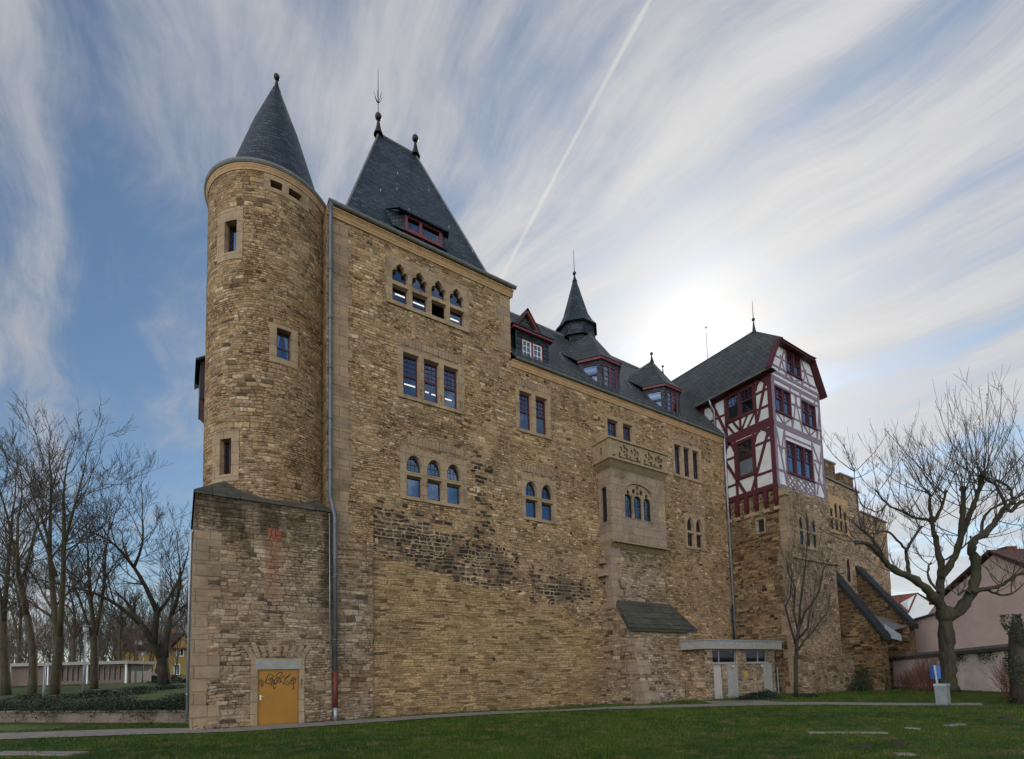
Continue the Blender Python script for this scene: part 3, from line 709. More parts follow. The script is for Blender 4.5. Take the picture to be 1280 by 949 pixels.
    rb=MB(); rb.add([(.36,5.95,17.0),(2.6,5.95,18.6),(2.6,8.9,18.6),(.36,8.9,17.0),(.36,5.95,17.1),(2.6,5.95,18.7),(2.6,8.9,18.7),(.36,8.9,17.1)],[(0,1,2,3)[::-1],(4,5,6,7),(0,1,5,4),(3,0,4,7),(2,3,7,6)]); obj('oriel_roof',rb,'slate',o)
    bb=MB(); bb.add([(.58,6.25,15.3),(2.1,6.25,15.3),(2.1,8.5,15.3),(.58,8.5,15.3),(1.2,6.6,14.5),(2.1,6.6,14.5),(2.1,8.1,14.5),(1.2,8.1,14.5)],[(0,4,5,1),(3,0,4,7)[::-1],(2,3,7,6)[::-1],(4,7,6,5)]); obj('oriel_bracket',bb,'darkred',o)
    mb=MB(); mb.box(1.15,5.2,4.6,9.5,-.3,18.3); obj('rear_wall',mb,'turret',t)
    pipe(t,[(.9,3.2,8.1),(.5,3.2,8.15),(.30,3.2,7.95),(.28,3.2,.1)],.055,'zinc',clips=True)
    return t
# ------------------------------------------------------------------ tall hall block
def build_hall():
    t=thing('hall_block','tall rubble block with steep hipped slate roof, rising between round tower and long wing','building',(9.8,4,0))
    X0,X1,ZT=5.0,14.45,22.25; fr=front(0)
    w1=(7.62,11.98,18.92,21.36); w2=(8.14,11.60,14.55,17.06); w3=(8.22,11.66,9.78,12.24)
    mb=MB(); plate(mb,fr,rect(X0,X1,-.4,ZT),[rect(*w) for w in (w1,w2,w3)],0,-.45)
    mb.quad((X0,8.4,-.4),(X0,.451,-.4),(X0,.451,ZT),(X0,8.4,ZT)); mb.quad((X1,.451,-.4),(X1,8.4,-.4),(X1,8.4,ZT),(X1,.451,ZT)); mb.quad((X1,8.4,-.4),(X0,8.4,-.4),(X0,8.4,ZT),(X1,8.4,ZT))
    obj('wall',mb,'facade',t)
    # pier on the left, quoins above it
    mb=MB(); mb.hexa([(5.17,-.16,-.4),(6.86,-.16,-.4),(6.86,.1,-.4),(5.17,.1,-.4)],[(5.17,-.10,7.2),(6.92,-.10,7.2),(6.92,.1,7.2),(5.17,.1,7.2)]); mb.hexa([(5.17,-.10,7.203),(6.92,-.10,7.203),(6.92,.1,7.203),(5.17,.1,7.203)],[(5.17,-.004,7.5),(6.92,-.004,7.5),(6.92,.1,7.5),(5.17,.1,7.5)])
    obj('pier',mb,'buttress',t)
    qb=MB(); z=7.3; k=0
    while z<21.6:
        hh=random.choice((.5,.62,.78)); hh=min(hh,21.76-z); fbox(qb,fr,5.165,5.90+.03*(k%2)+random.choice((0,0,.14)),z+.008,z+hh,-.1,.016+.004*(k%3)); z+=hh; k+=1
    obj('quoin',qb,'quoin',t); qb=MB(); z=18.75
    while z<21.6:
        hh=random.choice((.5,.62,.72)); hh=min(hh,21.76-z); fbox(qb,fr,13.75+random.choice((0,-.25,.1)),14.462,z+.008,z+hh,-.3,.016+.004*(k%3)); z+=hh; k+=1
    obj('quoin',qb,'quoin',t)
    L=lights(7.93,11.68,4,.19); hs=[]
    for a,b in L: hs+= [cusped(a,b,20.12,20.40),rect(a,b,19.12,19.94)]
    stone_window(t,fr,w1,hs,lamp=[(8.1,8.68,19.66,.8),(8.95,9.65,19.6,.8),(10.98,11.55,19.52,.8)],open_holes=(5,),frame='redframe')
    L=lights(8.42,11.30,3,.24); hs=[rect(a,b,14.74,16.80) for a,b in L]
    w=stone_window(t,fr,w2,hs,bars={i:(3,4,.50) for i in range(3)},lamp=[(8.45,9.15,15.38,.6),(9.5,9.8,15.3,.6),(9.95,10.2,15.27,.6),(10.7,11.05,15.25,.6)],frame='redframe',fw=.06)
    cb=MB()
    for a,b in L:   # casement stays
        cb.tube([fr.P(b-.04,15.75,-.25),fr.P(b+.06,15.1,.08),fr.P(b+.02,14.85,.10)],.014,5)
    objs('casement_stay',cb,'black',w)
    L=lights(8.54,11.34,3,.25); hs=[]
    for a,b in L: hs+= [pointed(a,b,11.12,11.30),rect(a,b,9.95,10.94)]
    stone_window(t,fr,w3,hs,bars={0:(3,2),2:(3,2),4:(3,2)},frame='darkwood')
    k=0   # relieving rows of upright stones above the windows
    for (a,b,z) in ((8.2,11.6,17.12),(8.6,11.4,12.4)):
        u=a; mb=MB()
        while u<b:
            d=random.uniform(.13,.22); fbox(mb,fr,u,u+d-.02,z+random.uniform(0,.05),z+random.uniform(.32,.48),.0,.012+.004*(k%3)); u+=d; k+=1
        obj('relieving_arch',mb,'quoin',t)
    cornice_run(t,fr,5.0,14.63,ZT-.02,.30); gutter(t,fr,5.0,14.72,ZT+.12,.24,.12)
    # right return of cornice
    mb=MB(); mb.box(14.45,14.62,.0,8.4,21.95,22.2); obj('cornice',mb,'cornice',t)
    e0,e1=5.72,13.55; a,b=(8.75,4.2,32.0),(10.95,4.2,32.0); zb=22.36
    k=lambda p,q,s:tuple(p[i]+(q[i]-p[i])*s for i in range(3))
    c=[(e0,.16,zb),(e1,.16,zb),(e1,8.2,zb),(e0,8.2,zb)]
    f=.055; kk=[k(c[0],a,f),k(c[1],b,f),k(c[2],b,f),k(c[3],a,f)]
    mb=MB()
    mb.quad(kk[0],kk[1],b,a); mb.quad(kk[1],kk[2],b); mb.quad(kk[2],kk[3],a,b); mb.quad(kk[3],kk[0],a)
    for i in range(4): mb.quad(c[i],c[(i+1)%4],kk[(i+1)%4],kk[i])
    fl=MB(); fl.quad((5.0,-.15,22.33),(14.6,-.15,22.33),(14.6,8.5,22.33),(5.0,8.5,22.33)); obj('roof_gutter_floor',fl,'lead',t)
    rf=obj('roof',mb,'slate',t)
    hb=MB(); hb.tube([k(kk[0],a,.0),a],.05,6); hb.tube([kk[1],b],.05,6); hb.tube([a,b],.07,6); obj('hip_cap',hb,'lead',rf)
    hk=MB()
    for X,Zf in ((7.9,.35),(9.2,.62),(11.0,.62),(9.3,.30),(11.6,.33),(12.7,.2),(8.9,.45)):
        y=.16+Zf*4.04; z=zb+Zf*9.64; hk.tube([(X,y-.02,z-.02),(X,y-.14,z-.02),(X,y-.16,z+.10)],.014,5)
    objs('snow_hook',hk,'zinc',rf)
    finial(rf,(8.75,4.2,31.9),.95,.30,rod=3.1,prong=True); finial(rf,(10.95,4.2,31.9),.95,.30)
    # red roof dormer
    d=MB(); u0,u1,z0,z1=8.68,10.62,23.10,23.98; y0=.24
    plate(d,front(y0),rect(u0,u1,z0,z1),[rect(u0+.14,9.42,z0+.16,z1-.14),rect(9.56,u1-.14,z0+.16,z1-.14)],.03,-.06,back=True)
    dm=obj('dormer',d,'dormerred',t)
    g=MB(); g.quad((u0,y0+.03,z0),(u1,y0+.03,z0),(u1,y0+.03,z1),(u0,y0+.03,z1)); obj('pane',g,'glass',dm)
    g=MB(); g.quad((u0,y0+.5,z0),(u1,y0+.5,z0),(u1,y0+.5,z1),(u0,y0+.5,z1)); obj('room_lining',g,'dark',dm)
    g=MB(); e=[(u0-.32,y0-.22,z1-.02),(u1+.32,y0-.22,z1-.02)]
    up=[(u0-.75,.98,24.45),(u1+.72,.98,24.45)]
    g.quad(e[0],e[1],(u1-.25,1.28,25.12),(u0+.25,1.28,25.12)); g.quad(up[0],e[0],(u0+.25,1.28,25.12)); g.quad(e[1],up[1],(u1-.25,1.28,25.12))
    g.quad((e[0][0],e[0][1],e[0][2]-.06),(e[1][0],e[1][1],e[1][2]-.06),e[1],e[0]); g.quad(e[0],(u0-.3,.85,z1-.06),(u1+.3,.85,z1-.06),e[1])
    for s,u in ((-1,u0),(1,u1)): g.quad((u,y0-.0,z0),(u,y0,z1),(u+s*.02,1.1,z1+.6),(u+s*.5,.55,z0+.3)); g.quad((u+s*.5,.55,z0+.3),(u,y0,z0),(u,y0,z1),(u+s*.75,.98,z1+.5))
    obj('dormer_roof',g,'slate',dm)
    # main downpipe in the corner by the tower
    pipe(t,[(5.10,-.34,22.2),(5.12,-.16,21.5),(5.12,-.16,9.3),(5.26,-.36,8.4),(5.28,-.36,2.0)],.085,'zincdark')
    pipe(t,[(5.28,-.36,2.0),(5.285,-.36,.55)],.095,'redpipe',clips=False); pipe(t,[(5.285,-.36,.55),(5.285,-.36,-.05)],.08,'zinc',clips=False)
    pipe(t,[(5.05,-.32,8.5),(5.08,-.33,2.2)],.02,'zinc',clips=False,name='conductor_wire')
    return t
# ------------------------------------------------------------------ long wing
def wing_roof_z(y): return 18.42+(y+.28)*1.405
def bay_dormer(t,xc,apexx,ball):
    w=.76; c=.84; yf=.02; zb=18.75; ze=20.62
    def ring(e=0,dy=0): return [(xc-w-c-e*1.0,yf+1.05+dy),(xc-w-e*.45,yf-e),(xc+w+e*.45,yf-e),(xc+w+c+e,yf+1.05+dy)]
    r=ring(); mb=MB(); bk=[(xc+w+c,2.2),(xc-w-c,2.2)]
    outl=r+bk
    d=MB(); n=len(outl)
    # clad walls with window openings on three faces
    frs=[]
    for i in range(3):
        a=Vector((*r[i],0)); b=Vector((*r[i+1],0)); u=(b-a).normalized(); nn=Vector((u.y,-u.x,0)); frs.append((FR(a,u,nn),(b-a).length))
    for fr,L in frs:
        m=.20; plate(d,fr,rect(0,L,zb-.6,ze),[rect(m,L-m,zb+.25,ze-.22)],0,-.12)
    for s,(p,q) in ((0,(bk[1],r[0])),(1,(r[3],bk[0]))): d.quad((*p,zb-.6),(*q,zb-.6),(*q,ze),(*p,ze))
    dm=obj('dormer',d,'slate',t)
    for k,(fr,L) in enumerate(frs):
        m=.20; f=MB(); o=rect(m-.01,L-m+.01,zb+.24,ze-.21); zm=zb+.25+(ze-zb-.47)*.52
        if k==1: plate(f,fr,o,[rect(m+.08,L/2-.05,zb+.33,ze-.30),rect(L/2+.05,L-m-.08,zb+.33,ze-.30)],-.03,-.1)
        else: plate(f,fr,o,[rect(m+.08,L-m-.08,zb+.33,zm-.05),rect(m+.08,L-m-.08,zm+.05,ze-.30)],-.03,-.1)
        if k==1:
            for j in (1,2,3): z=zb+.33+(ze-zb-.63)*j/4; fbox(f,fr,m+.08,L-m-.08,z-.014,z+.014,-.09,-.055)
        wn=obj('window',f,'redframe' if k!=1 else 'dormerred',dm)
        g=MB(); g.quad(*[fr.P(u,v,-.08) for u,v in o]); obj('pane',g,'glass',wn)
        cb=MB()
        if k==0: cb.quad(fr.P(m,zb+.24,-.14),fr.P(L-m,zb+.24,-.14),fr.P(L-m,zm-.15,-.14),fr.P(m,zm-.15,-.14)); cb.quad(fr.P(m,zm+.25,-.14),fr.P(L-m,zm+.25,-.14),fr.P(L-m,zm+.45,-.14),fr.P(m,zm+.45,-.14)); obj('blind',cb,'curtain',wn)
        elif k==1: cb.quad(fr.P(m,zb+.24,-.14),fr.P(L*.42,zb+.24,-.14),fr.P(L*.42,ze-.3,-.14),fr.P(m,ze-.3,-.14)); obj('curtain',cb,'curtain',wn)
        rb=MB(); rb.quad(fr.P(0.05,zb,-.5),fr.P(L-.05,zb,-.5),fr.P(L-.05,ze,-.5),fr.P(0.05,ze,-.5)); obj('room_lining',rb,'dark',wn)
    e=ring(.12,.0); mb=MB()
    rd=MB()
    for i in range(3):
        a,b=e[i],e[i+1]; p,q=r[i],r[i+1]
        rd.add([(*a,ze-.04),(*b,ze-.04),(*b,ze+.12),(*a,ze+.12),(*p,ze-.05),(*q,ze-.05)],[(0,1,2,3),(4,5,1,0)])
    obj('fascia',rd,'dormerred',dm)
    A=(apexx,1.70,23.55); e2=ring(.17,.0); z=ze+.12
    kz=[(xc-w-c-.5,1.55,ze+.35),(xc+w+c+.5,1.55,ze+.35)]
    kn=lambda p,s=.30:(p[0]+(A[0]-p[0])*s,p[1]+(A[1]-p[1])*s,z+(A[2]-z)*(s*.78))
    b4=[(*p,z) for p in e2]; m4=[kn(p) for p in e2]
    for i in range(3): mb.quad(b4[i],b4[i+1],m4[i+1],m4[i]); mb.quad(m4[i],m4[i+1],A)
    B=(apexx,3.45,23.62)
    L0=(xc-w-c-.75,1.9,wing_roof_z(1.9)); R0=(xc+w+c+.75,1.9,wing_roof_z(1.9))
    mb.quad(L0,b4[0],m4[0]); mb.quad(L0,m4[0],A); mb.quad(b4[3],R0,m4[3]); mb.quad(m4[3],R0,A); mb.quad(L0,A,B); mb.quad(A,R0,B)
    rf=obj('dormer_roof',mb,'slate2',dm)
    fb=MB(); fb.tube([(xc-w-c-1.15,1.05,wing_roof_z(1.05)+.03),(xc-w-c-.95,1.75,wing_roof_z(1.75)+.05),(xc-w-c-.3,2.15,wing_roof_z(2.15)+.04)],.035,5); obj('lead_flashing',fb,'lead',dm)
    if ball: finial(dm,(apexx,1.70,23.42),.55,.17)
def build_wing():
    t=thing('residential_wing','long lower wing of rubble stone with dormered slate roof, spirelet and bay window','building',(23.7,4,0))
    X0,X1,ZT=14.452,33.0,18.35; fr=front(0)
    D2=(14.68,17.02,14.55,17.06); Q2=(14.92,17.22,9.80,12.24); S2=(21.1,23.7,13.9,17.2); T3=(27.14,30.22,14.52,17.02); R2=(28.02,30.18,9.76,12.16)
    mb=MB(); plate(mb,fr,rect(X0,X1,-.4,ZT),[rect(*w) for w in (D2,Q2,S2,T3,R2)],0,-.45)
    mb.quad((X1,8.4,-.4),(X0,8.4,-.4),(X0,8.4,ZT),(X1,8.4,ZT)); obj('wall',mb,'facade',t)
    L=lights(14.92,16.80,2,.26); stone_window(t,fr,D2,[rect(a,b,14.74,16.84) for a,b in L],bars={0:(3,4,.50),1:(3,4,.50)},fw=.075)
    L=lights(15.15,17.0,2,.25); hs=[]
    for a,b in L: hs+= [pointed(a,b,11.12,11.30),rect(a,b,9.97,10.94)]
    stone_window(t,fr,Q2,hs,bars={0:(3,2),2:(3,2)},frame='darkwood')
    stone_window(t,fr,S2,[rect(21.32,22.24,13.98,16.95),rect(22.62,23.46,15.55,16.98)],bars={0:(3,6),1:(3,3)},fw=.07)
    L=lights(27.38,29.98,3,.24); stone_window(t,fr,T3,[rect(a,b,14.72,16.77) for a,b in L],bars={i:(2,4) for i in range(3)},frame='darkwood',fw=.06)
    L=lights(28.3,29.92,2,.22); hs=[]
    for a,b in L: hs+= [pointed(a,b,11.02,11.18,h=.75),rect(a,b,9.95,10.86)]
    stone_window(t,fr,R2,hs,frame='darkwood',bars={1:(2,2),3:(2,2)})
    k=0
    for (a,b,z) in ((15.0,17.1,12.42),(14.8,17.0,17.12),(27.6,30.0,17.12),(28.2,30.1,12.3)):
        u=a; mb=MB()
        while u<b:
            d=random.uniform(.13,.22); fbox(mb,fr,u,u+d-.02,z+random.uniform(0,.05),z+random.uniform(.32,.45),.0,.012+.004*(k%3)); u+=d; k+=1
        obj('relieving_arch',mb,'quoin',t)
    mb=MB()   # small square put-log holes: black blocks stand in for the shade inside
    for u,v in ((15.6,9.35),(18.1,9.4),(17.2,13.0),(26.2,17.6),(15.4,17.75),(16.6,17.75),(25.7,9.2),(31.4,9.6),(12.9,2.4)): fbox(mb,fr,u,u+.17,v,v+.14,-.05,.004)
    objs('putlog_hole',mb,'black',t)
    cornice_run(t,fr,14.46,32.98,ZT+.0,.26); gutter(t,fr,14.64,32.9,ZT+.12,.22,.10)
    mb=MB(); mb.quad((14.46,-.30,18.42),(33.0,-.30,18.42),(33.0,4.2,24.72),(14.46,4.2,24.72)); mb.quad((33,8.7,18.42),(14.46,8.7,18.42),(14.46,4.2,24.72),(33,4.2,24.72))
    rf=obj('roof',mb,'slate2',t)
    rb=MB(); rb.tube([(14.5,4.2,24.74),(33,4.2,24.74)],.09,6); obj('ridge_cap',rb,'lead',rf)
    gb=MB()   # snow guard: two rails on little posts
    for z in (.18,.34): gb.tube([(14.6,-.16,18.55+z),(32.8,-.16,18.55+z)],.017,5)
    x=14.7
    while x<32.8: gb.tube([(x,-.14,18.5),(x,-.16,18.92)],.014,4); x+=.55
    obj('snow_guard',gb,'zincdark',rf)
    # first dormer: slate cheeks, flat eave, narrow red gable
    y0=.12; u0,u1,z0,z1=14.86,17.12,18.80,20.28
    d=MB(); plate(d,front(y0),rect(u0,u1,z0-.4,z1),[rect(u0+.42,u1-.38,z0+.10,z1-.26)],0,-.12)
    for s,u in ((0,u0),(1,u1)): d.quad((u,y0,z0-.4),(u,y0,z1),(u,y0+1.6,z1),(u,y0+1.6,z0-.4))
    dm=obj('dormer',d,'slate',t)
    f=MB(); o=rect(u0+.41,u1-.37,z0+.09,z1-.25); um=(u0+u1)/2+.02
    plate(f,front(y0),o,[rect(u0+.50,um-.07,z0+.18,z1-.34),rect(um+.07,u1-.46,z0+.18,z1-.34)],-.05,-.12)
    wn=obj('window',f,'dormerred',dm)
    f=MB()
    for a,b in ((u0+.50,um-.07),(um+.07,u1-.46)):
        plate(f,front(y0),rect(a-.005,b+.005,z0+.17,z1-.33),[rect(a+.05,b-.05,z0+.23,z1-.39)],-.07,-.11); m=(a+b)/2; fbox(f,front(y0),m-.014,m+.014,z0+.18,z1-.34,-.105,-.08)
        for j in (1,2): z=z0+.2+(z1-z0-.55)*j/3; fbox(f,front(y0),a,b,z-.014,z+.014,-.107,-.082)
    obj('sash',f,'whitewall',wn)
    g=MB(); g.quad(*[front(y0).P(u,v,-.10) for u,v in o]); obj('pane',g,'glass',wn)
    g=MB(); g.quad(*[front(y0).P(u,v,-.55) for u,v in rect(u0,u1,z0,z1)]); obj('room_lining',g,'dark',wn)
    f=MB(); fbox(f,front(y0),u0-.22,u1+.20,z1+.002,z1+.13,-.1,.20); obj('fascia',f,'dormerred',dm)
    r_=MB(); r_.add([(u0-.28,y0-.26,z1+.135),(u1+.26,y0-.26,z1+.135),(u1+.26,y0+1.9,z1+.9),(u0-.28,y0+1.9,z1+.9),(u0-.28,y0-.26,z1+.20),(u1+.26,y0-.26,z1+.20),(u1+.26,y0+1.9,z1+1.0),(u0-.28,y0+1.9,z1+1.0)],[(3,2,1,0),(4,5,6,7),(0,1,5,4),(1,2,6,5),(3,0,4,7)])
    gx0,gx1,gp=14.84,16.36,(15.58,21.52); zz=z1+.21
    for s,(xa,xb) in enumerate(((gx0-.1,gp[0]),(gx1+.12,gp[0]))):
        q=[(xa,y0-.24,zz-.04),(xb,y0-.24,gp[1]+.14),(xb,y0+1.7,gp[1]+.14),(xa,y0+1.3,zz+.2)]
        r_.quad(*(q if s else q[::-1]))
    obj('dormer_roof',r_,'slate',dm)
    gb=MB(); fg=front(y0)
    gb.add([fg.P(gx0+.1,zz,-.05),fg.P(gx1-.08,zz,-.05),fg.P(gp[0],gp[1]-.1,-.05)],[(0,1,2)]); obj('gable_infill',gb,'slate2',dm)
    gb=MB(); beam(gb,fg,gx0-.02,zz,gp[0],gp[1],.13,.0,.16); beam(gb,fg,gx1+.02,zz,gp[0],gp[1]+.002,.13,.0,.158); objs('bargeboard',gb,'dormerred',dm)
    bay_dormer(t,21.78,21.80,False); bay_dormer(t,27.50,27.58,True)
    finial(rf,(31.8,4.2,24.75),1.0,.15)
    # spirelet on the ridge
    c=(22.85,4.2,0); n8=8; a0=R(22.5)
    mb=MB(); mb.lathe([(1.10,22.9),(1.10,24.35),(1.24,24.55)],c,8,a0,a0+2*math.pi)
    sp=obj('spirelet_base',mb,'slate',t)
    mb=MB(); mb.lathe([(1.42,24.50),(1.42,24.58),(1.30,24.62),(1.28,25.42),(1.0,25.5)],c,8,a0,a0+2*math.pi); bf=obj('spirelet',mb,'slate',t)
    mb=MB()
    for k in range(8):
        a=a0+2*math.pi*(k+.5)/8; rr=1.29*math.cos(R(22.5)); fr8=FR((c[0]+rr*math.sin(a),c[1]-rr*math.cos(a),0),(math.cos(a),math.sin(a),0),(math.sin(a),-math.cos(a),0)); fbox(mb,fr8,-.28,.28,24.86,25.24,-.02,.012)
    objs('louvre',mb,'black',bf)
    mb=MB(); mb.lathe([(1.24,25.40),(1.52,25.42),(1.50,25.50),(1.22,25.85),(.92,26.45),(.10,29.35)],c,8,a0,a0+2*math.pi); so_=obj('spire_roof',mb,'slate',bf)
    finial(so_,(c[0],c[1],29.2),.5,.2,rod=1.9)
    # ----- bay: balcony, oriel, corbelling and buttress below

    bx0,bx1,yb=20.38,24.95,-1.02; fb=front(yb); z0,z1=9.12,13.42
    wv=(21.30,24.0,10.55,12.85); mb=MB(); plate(mb,fb,rect(bx0,bx1,z0,z1),[rect(*wv)],0,-.3)
    fl=west(bx0); plate(mb,fl,rect(.0,-yb-.301,z0,z1),[rect(.24,.66,10.3,12.35)],0,-.25,outside=False)
    mb.quad((bx1,yb,z0),(bx1,0,z0),(bx1,0,z1),(bx1,yb,z1)); mb.quad((bx0,0,z0),(bx1,0,z0),(bx1,yb,z0),(bx0,yb,z0)); 
    ow=obj('bay_wall',mb,'oriel',t)
    # tracery window under a pressed arch
    def arc(u0,u1,v0,vs,h,n=12):
        c_=(u0+u1)/2; a_=(u1-u0)/2
        return [(u0,v0),(u1,v0)]+[(c_+a_*math.cos(math.pi*i/n),vs+h*math.sin(math.pi*i/n)**.8) for i in range(n+1)]
    mb=MB(); big=arc(21.46,23.84,10.62,11.95,.80); plate(mb,fb,rect(*wv),[big],.02,-.12,splay=.05); w=obj('window',mb,'oriel',t)
    hs=[]
    for a,b in lights(21.50,23.80,3,.13): hs.append(pointed(a,b,10.66,11.80,h=.26,n=4))
    def foil(cx_,cz,r,n=10): return [(cx_+r*math.cos(2*math.pi*i/n),cz+r*math.sin(2*math.pi*i/n)) for i in range(n)]
    def drop(cx_,cz,r,an): 
        p=[(0,1.5*r)]+[(r*math.cos(R(20-i*27.5)),r*math.sin(R(20-i*27.5))) for i in range(9)]
        ca,sa=math.cos(an),math.sin(an); return [(cx_+x*ca-y*sa,cz+x*sa+y*ca) for x,y in p][::-1]
    for cx_,cz,r,an in ((21.88,12.16,.13,.6),(22.33,12.30,.14,-.5),(22.97,12.30,.14,.5),(23.42,12.16,.13,-.6),(22.65,12.56,.11,0),(22.65,12.22,.09,3.14)): hs.append(drop(cx_,cz,r,an))
    tb=MB(); tr_o=inset(big,-.04); plate(tb,fb,tr_o,hs,-.09,-.20,back=True); obj('tracery',tb,'ashlar',w)
    g=MB(); g.quad(*[fb.P(u,v,-.22) for u,v in rect(21.4,23.9,10.6,12.8)]); obj('pane',g,'glass',w)
    g=MB()
    for a,b in lights(21.50,23.80,3,.13):
        for k in range(1,3): x=a+(b-a)*k/3; fbox(g,fb,x-.012,x+.012,10.66,11.9,-.225,-.203)
        for k in range(1,6): z=10.66+1.2*k/6; fbox(g,fb,a,b,z-.012,z+.012,-.226,-.204)
    obj('sash',g,'black',w)
    g=MB(); g.quad(*[fb.P(u,v,-.6) for u,v in rect(21.3,24,10.5,12.9)]); obj('room_lining',g,'dark',w)
    g=MB(); plate(g,fl,rect(.24,.66,10.3,12.35),[rect(.29,.61,10.38,11.35),rect(.29,.61,11.45,12.27)],-.1,-.2); fbox(g,fl,.29,.61,10.75,10.82,-.16,-.12); sw=obj('window',g,'darkwood',t,label='narrow dark side window of the bay')
    g=MB(); g.quad(*[fl.P(u,v,-.17) for u,v in rect(.24,.66,10.3,12.35)]); obj('pane',g,'glass',sw)
    g=MB(); fbox(g,fb,24.35,24.90,10.75,11.75,.0,.02); obj('stone_patch',g,'ashlar',t)
    # balcony
    rx0,rx1,ry=20.06,25.0,-1.34; fr_=front(ry); fw_=west(rx0)
    mb=MB(); mb.hexa([(bx0-.02,yb-.02,13.40),(bx1+.02,yb-.02,13.40),(bx1+.02,.02,13.40),(bx0-.02,.02,13.40)],[(rx0,ry,13.72),(rx1,ry,13.72),(rx1,.02,13.72),(rx0,.02,13.72)]); mb.box(rx0-.07,rx1+.05,ry-.08,.02,13.722,13.86)
    obj('balcony_floor',mb,'rail',t)
    hs=[]
    for px0 in (20.85,22.92):
        pw=1.74; zc=14.38
        for k in range(2):
            c_=px0+pw*(k+.5)/2; q=pw/2; H=[[(c_-.09,zc+.05),(c_+.09,zc+.05),(c_+.13,zc+.2),(c_,zc+.36),(c_-.13,zc+.2)],[(c_-.30,zc-.05),(c_-.15,zc-.0),(c_-.13,zc+.1),(c_-.24,zc+.22),(c_-.34,zc+.12)],[(c_+.34,zc+.12),(c_+.24,zc+.22),(c_+.13,zc+.1),(c_+.15,zc),(c_+.30,zc-.05)],
                  [(c_-.12,zc-.05),(c_-.26,zc-.14),(c_-.30,zc-.33),(c_-.1,zc-.36),(c_-.02,zc-.2)],[(c_+.02,zc-.22),(c_+.12,zc-.36),(c_+.30,zc-.33),(c_+.26,zc-.14),(c_+.12,zc-.05)]]
            hs+= [[((u-sum(p[0] for p in l)/len(l))*1.28+sum(p[0] for p in l)/len(l),(v-sum(p[1] for p in l)/len(l))*1.28+sum(p[1] for p in l)/len(l)) for u,v in l] for l in H]
    mb=MB(); plate(mb,fr_,rect(rx0,rx1,13.862,14.88),hs,-.03,-.17,back=True)
    plate(mb,fw_,rect(.0,-ry-.172,13.862,14.88),[rect(.60,.74,14.12,14.56)],0,-.14,back=True)
    mb.box(rx1-.14,rx1-.002,ry+.05,0,13.862,14.88)
    for u in (rx0-.006,20.55,22.62,24.72): fbox(mb,fr_,u,u+.24,13.864,14.878,-.16,-.005)
    b=obj('balcony_parapet',mb,'rail',t)
    mb=MB(); mb.box(rx0-.06,rx1+.05,ry-.07,ry+.26,14.882,15.0); mb.box(rx0-.06,rx0+.2,ry+.261,.0,14.882,14.998); mb.box(rx1-.2,rx1+.05,ry+.261,.0,14.882,14.998); obj('coping',mb,'rail',b)
    # ledge below the bay, then narrower wall, then mossy buttress
    mb=MB(); mb.hexa([(bx0+.1,-.72,8.80),(bx1,-.72,8.80),(bx1,0,8.80),(bx0+.1,0,8.80)],[(bx0,yb-.0,9.10),(bx1,yb,9.10),(bx1,0,9.10),(bx0,0,9.10)]); mb.box(bx0+.02,bx1+.12,yb-.16,-.01,9.03,9.115)
    obj('bay_ledge',mb,'rail',t)
    lx0,lx1=20.42,24.9
    mb=MB(); mb.hexa([(lx0,-.86,5.3),(lx1,-.86,5.3),(lx1,0,5.3),(lx0,0,5.3)],[(lx0,-.70,8.82),(lx1,-.70,8.82),(lx1,0,8.82),(lx0,0,8.82)]); obj('bay_foot',mb,'buttress',t)
    qb=MB(); k=0; z=5.35
    while z<8.6:
        h=random.choice((.3,.42,.55)); f_=.86-.16*(z-5.3)/3.5; qb.box(lx0-.012-.004*(k%2),lx0+random.choice((.5,.8)),-f_-.018,-f_+.5,z+.01,z+h); z+=h;k+=1
    obj('quoin',qb,'oriel',t); qb=MB(); qb.box(lx0-.35,lx0,-.62,0,7.15,7.55); qb.box(lx0-.28,lx0-.002,-.45,0,7.9,8.2); objs('projecting_stone',qb,'oriel',t)
    mb=MB(); mb.hexa([(lx0-.04,-1.0,5.26),(lx1+.3,-1.0,5.26),(lx1+.3,0,5.26),(lx0-.04,0,5.26)],[(lx0-.02,-.88,5.62),(lx1+.26,-.88,5.62),(lx1+.26,0,5.62),(lx0-.02,0,5.62)]); obj('string_course',mb,'oriel',t)
    mb=MB(); a,b_=[(20.60,-1.0,5.72),(24.98,-1.0,5.72)],[(20.02,-2.32,4.06),(25.75,-2.32,4.06)]
    mb.add([a[0],a[1],b_[1],b_[0],(20.5,-.9,5.45),(25.0,-.9,5.45),(25.7,-2.26,3.86),(20.05,-2.26,3.86)],[(0,3,2,1),(4,5,6,7),(3,7,6,2),(0,4,7,3),(1,2,6,5)]); obj('buttress_roof',mb,'mossroof',t)
    mb=MB(); mb.hexa([(20.38,-3.0,-.4),(24.95,-3.0,-.4),(24.95,0,-.4),(20.38,0,-.4)],[(20.40,-2.05,3.95),(25.2,-2.05,3.95),(25.2,0,3.95),(20.40,0,3.95)])
    mb.add([(20.404,-2.05,3.952),(20.404,-.9,5.5),(20.404,0,5.5),(20.404,0,3.952),(25.19,-2.05,3.952),(25.19,-.9,5.5),(25.19,0,5.5),(25.19,0,3.952)],[(0,3,2,1)[::-1],(4,5,6,7)[::-1]]); obj('buttress',mb,'buttress',t)
    qb=MB(); z=-.1;k=0
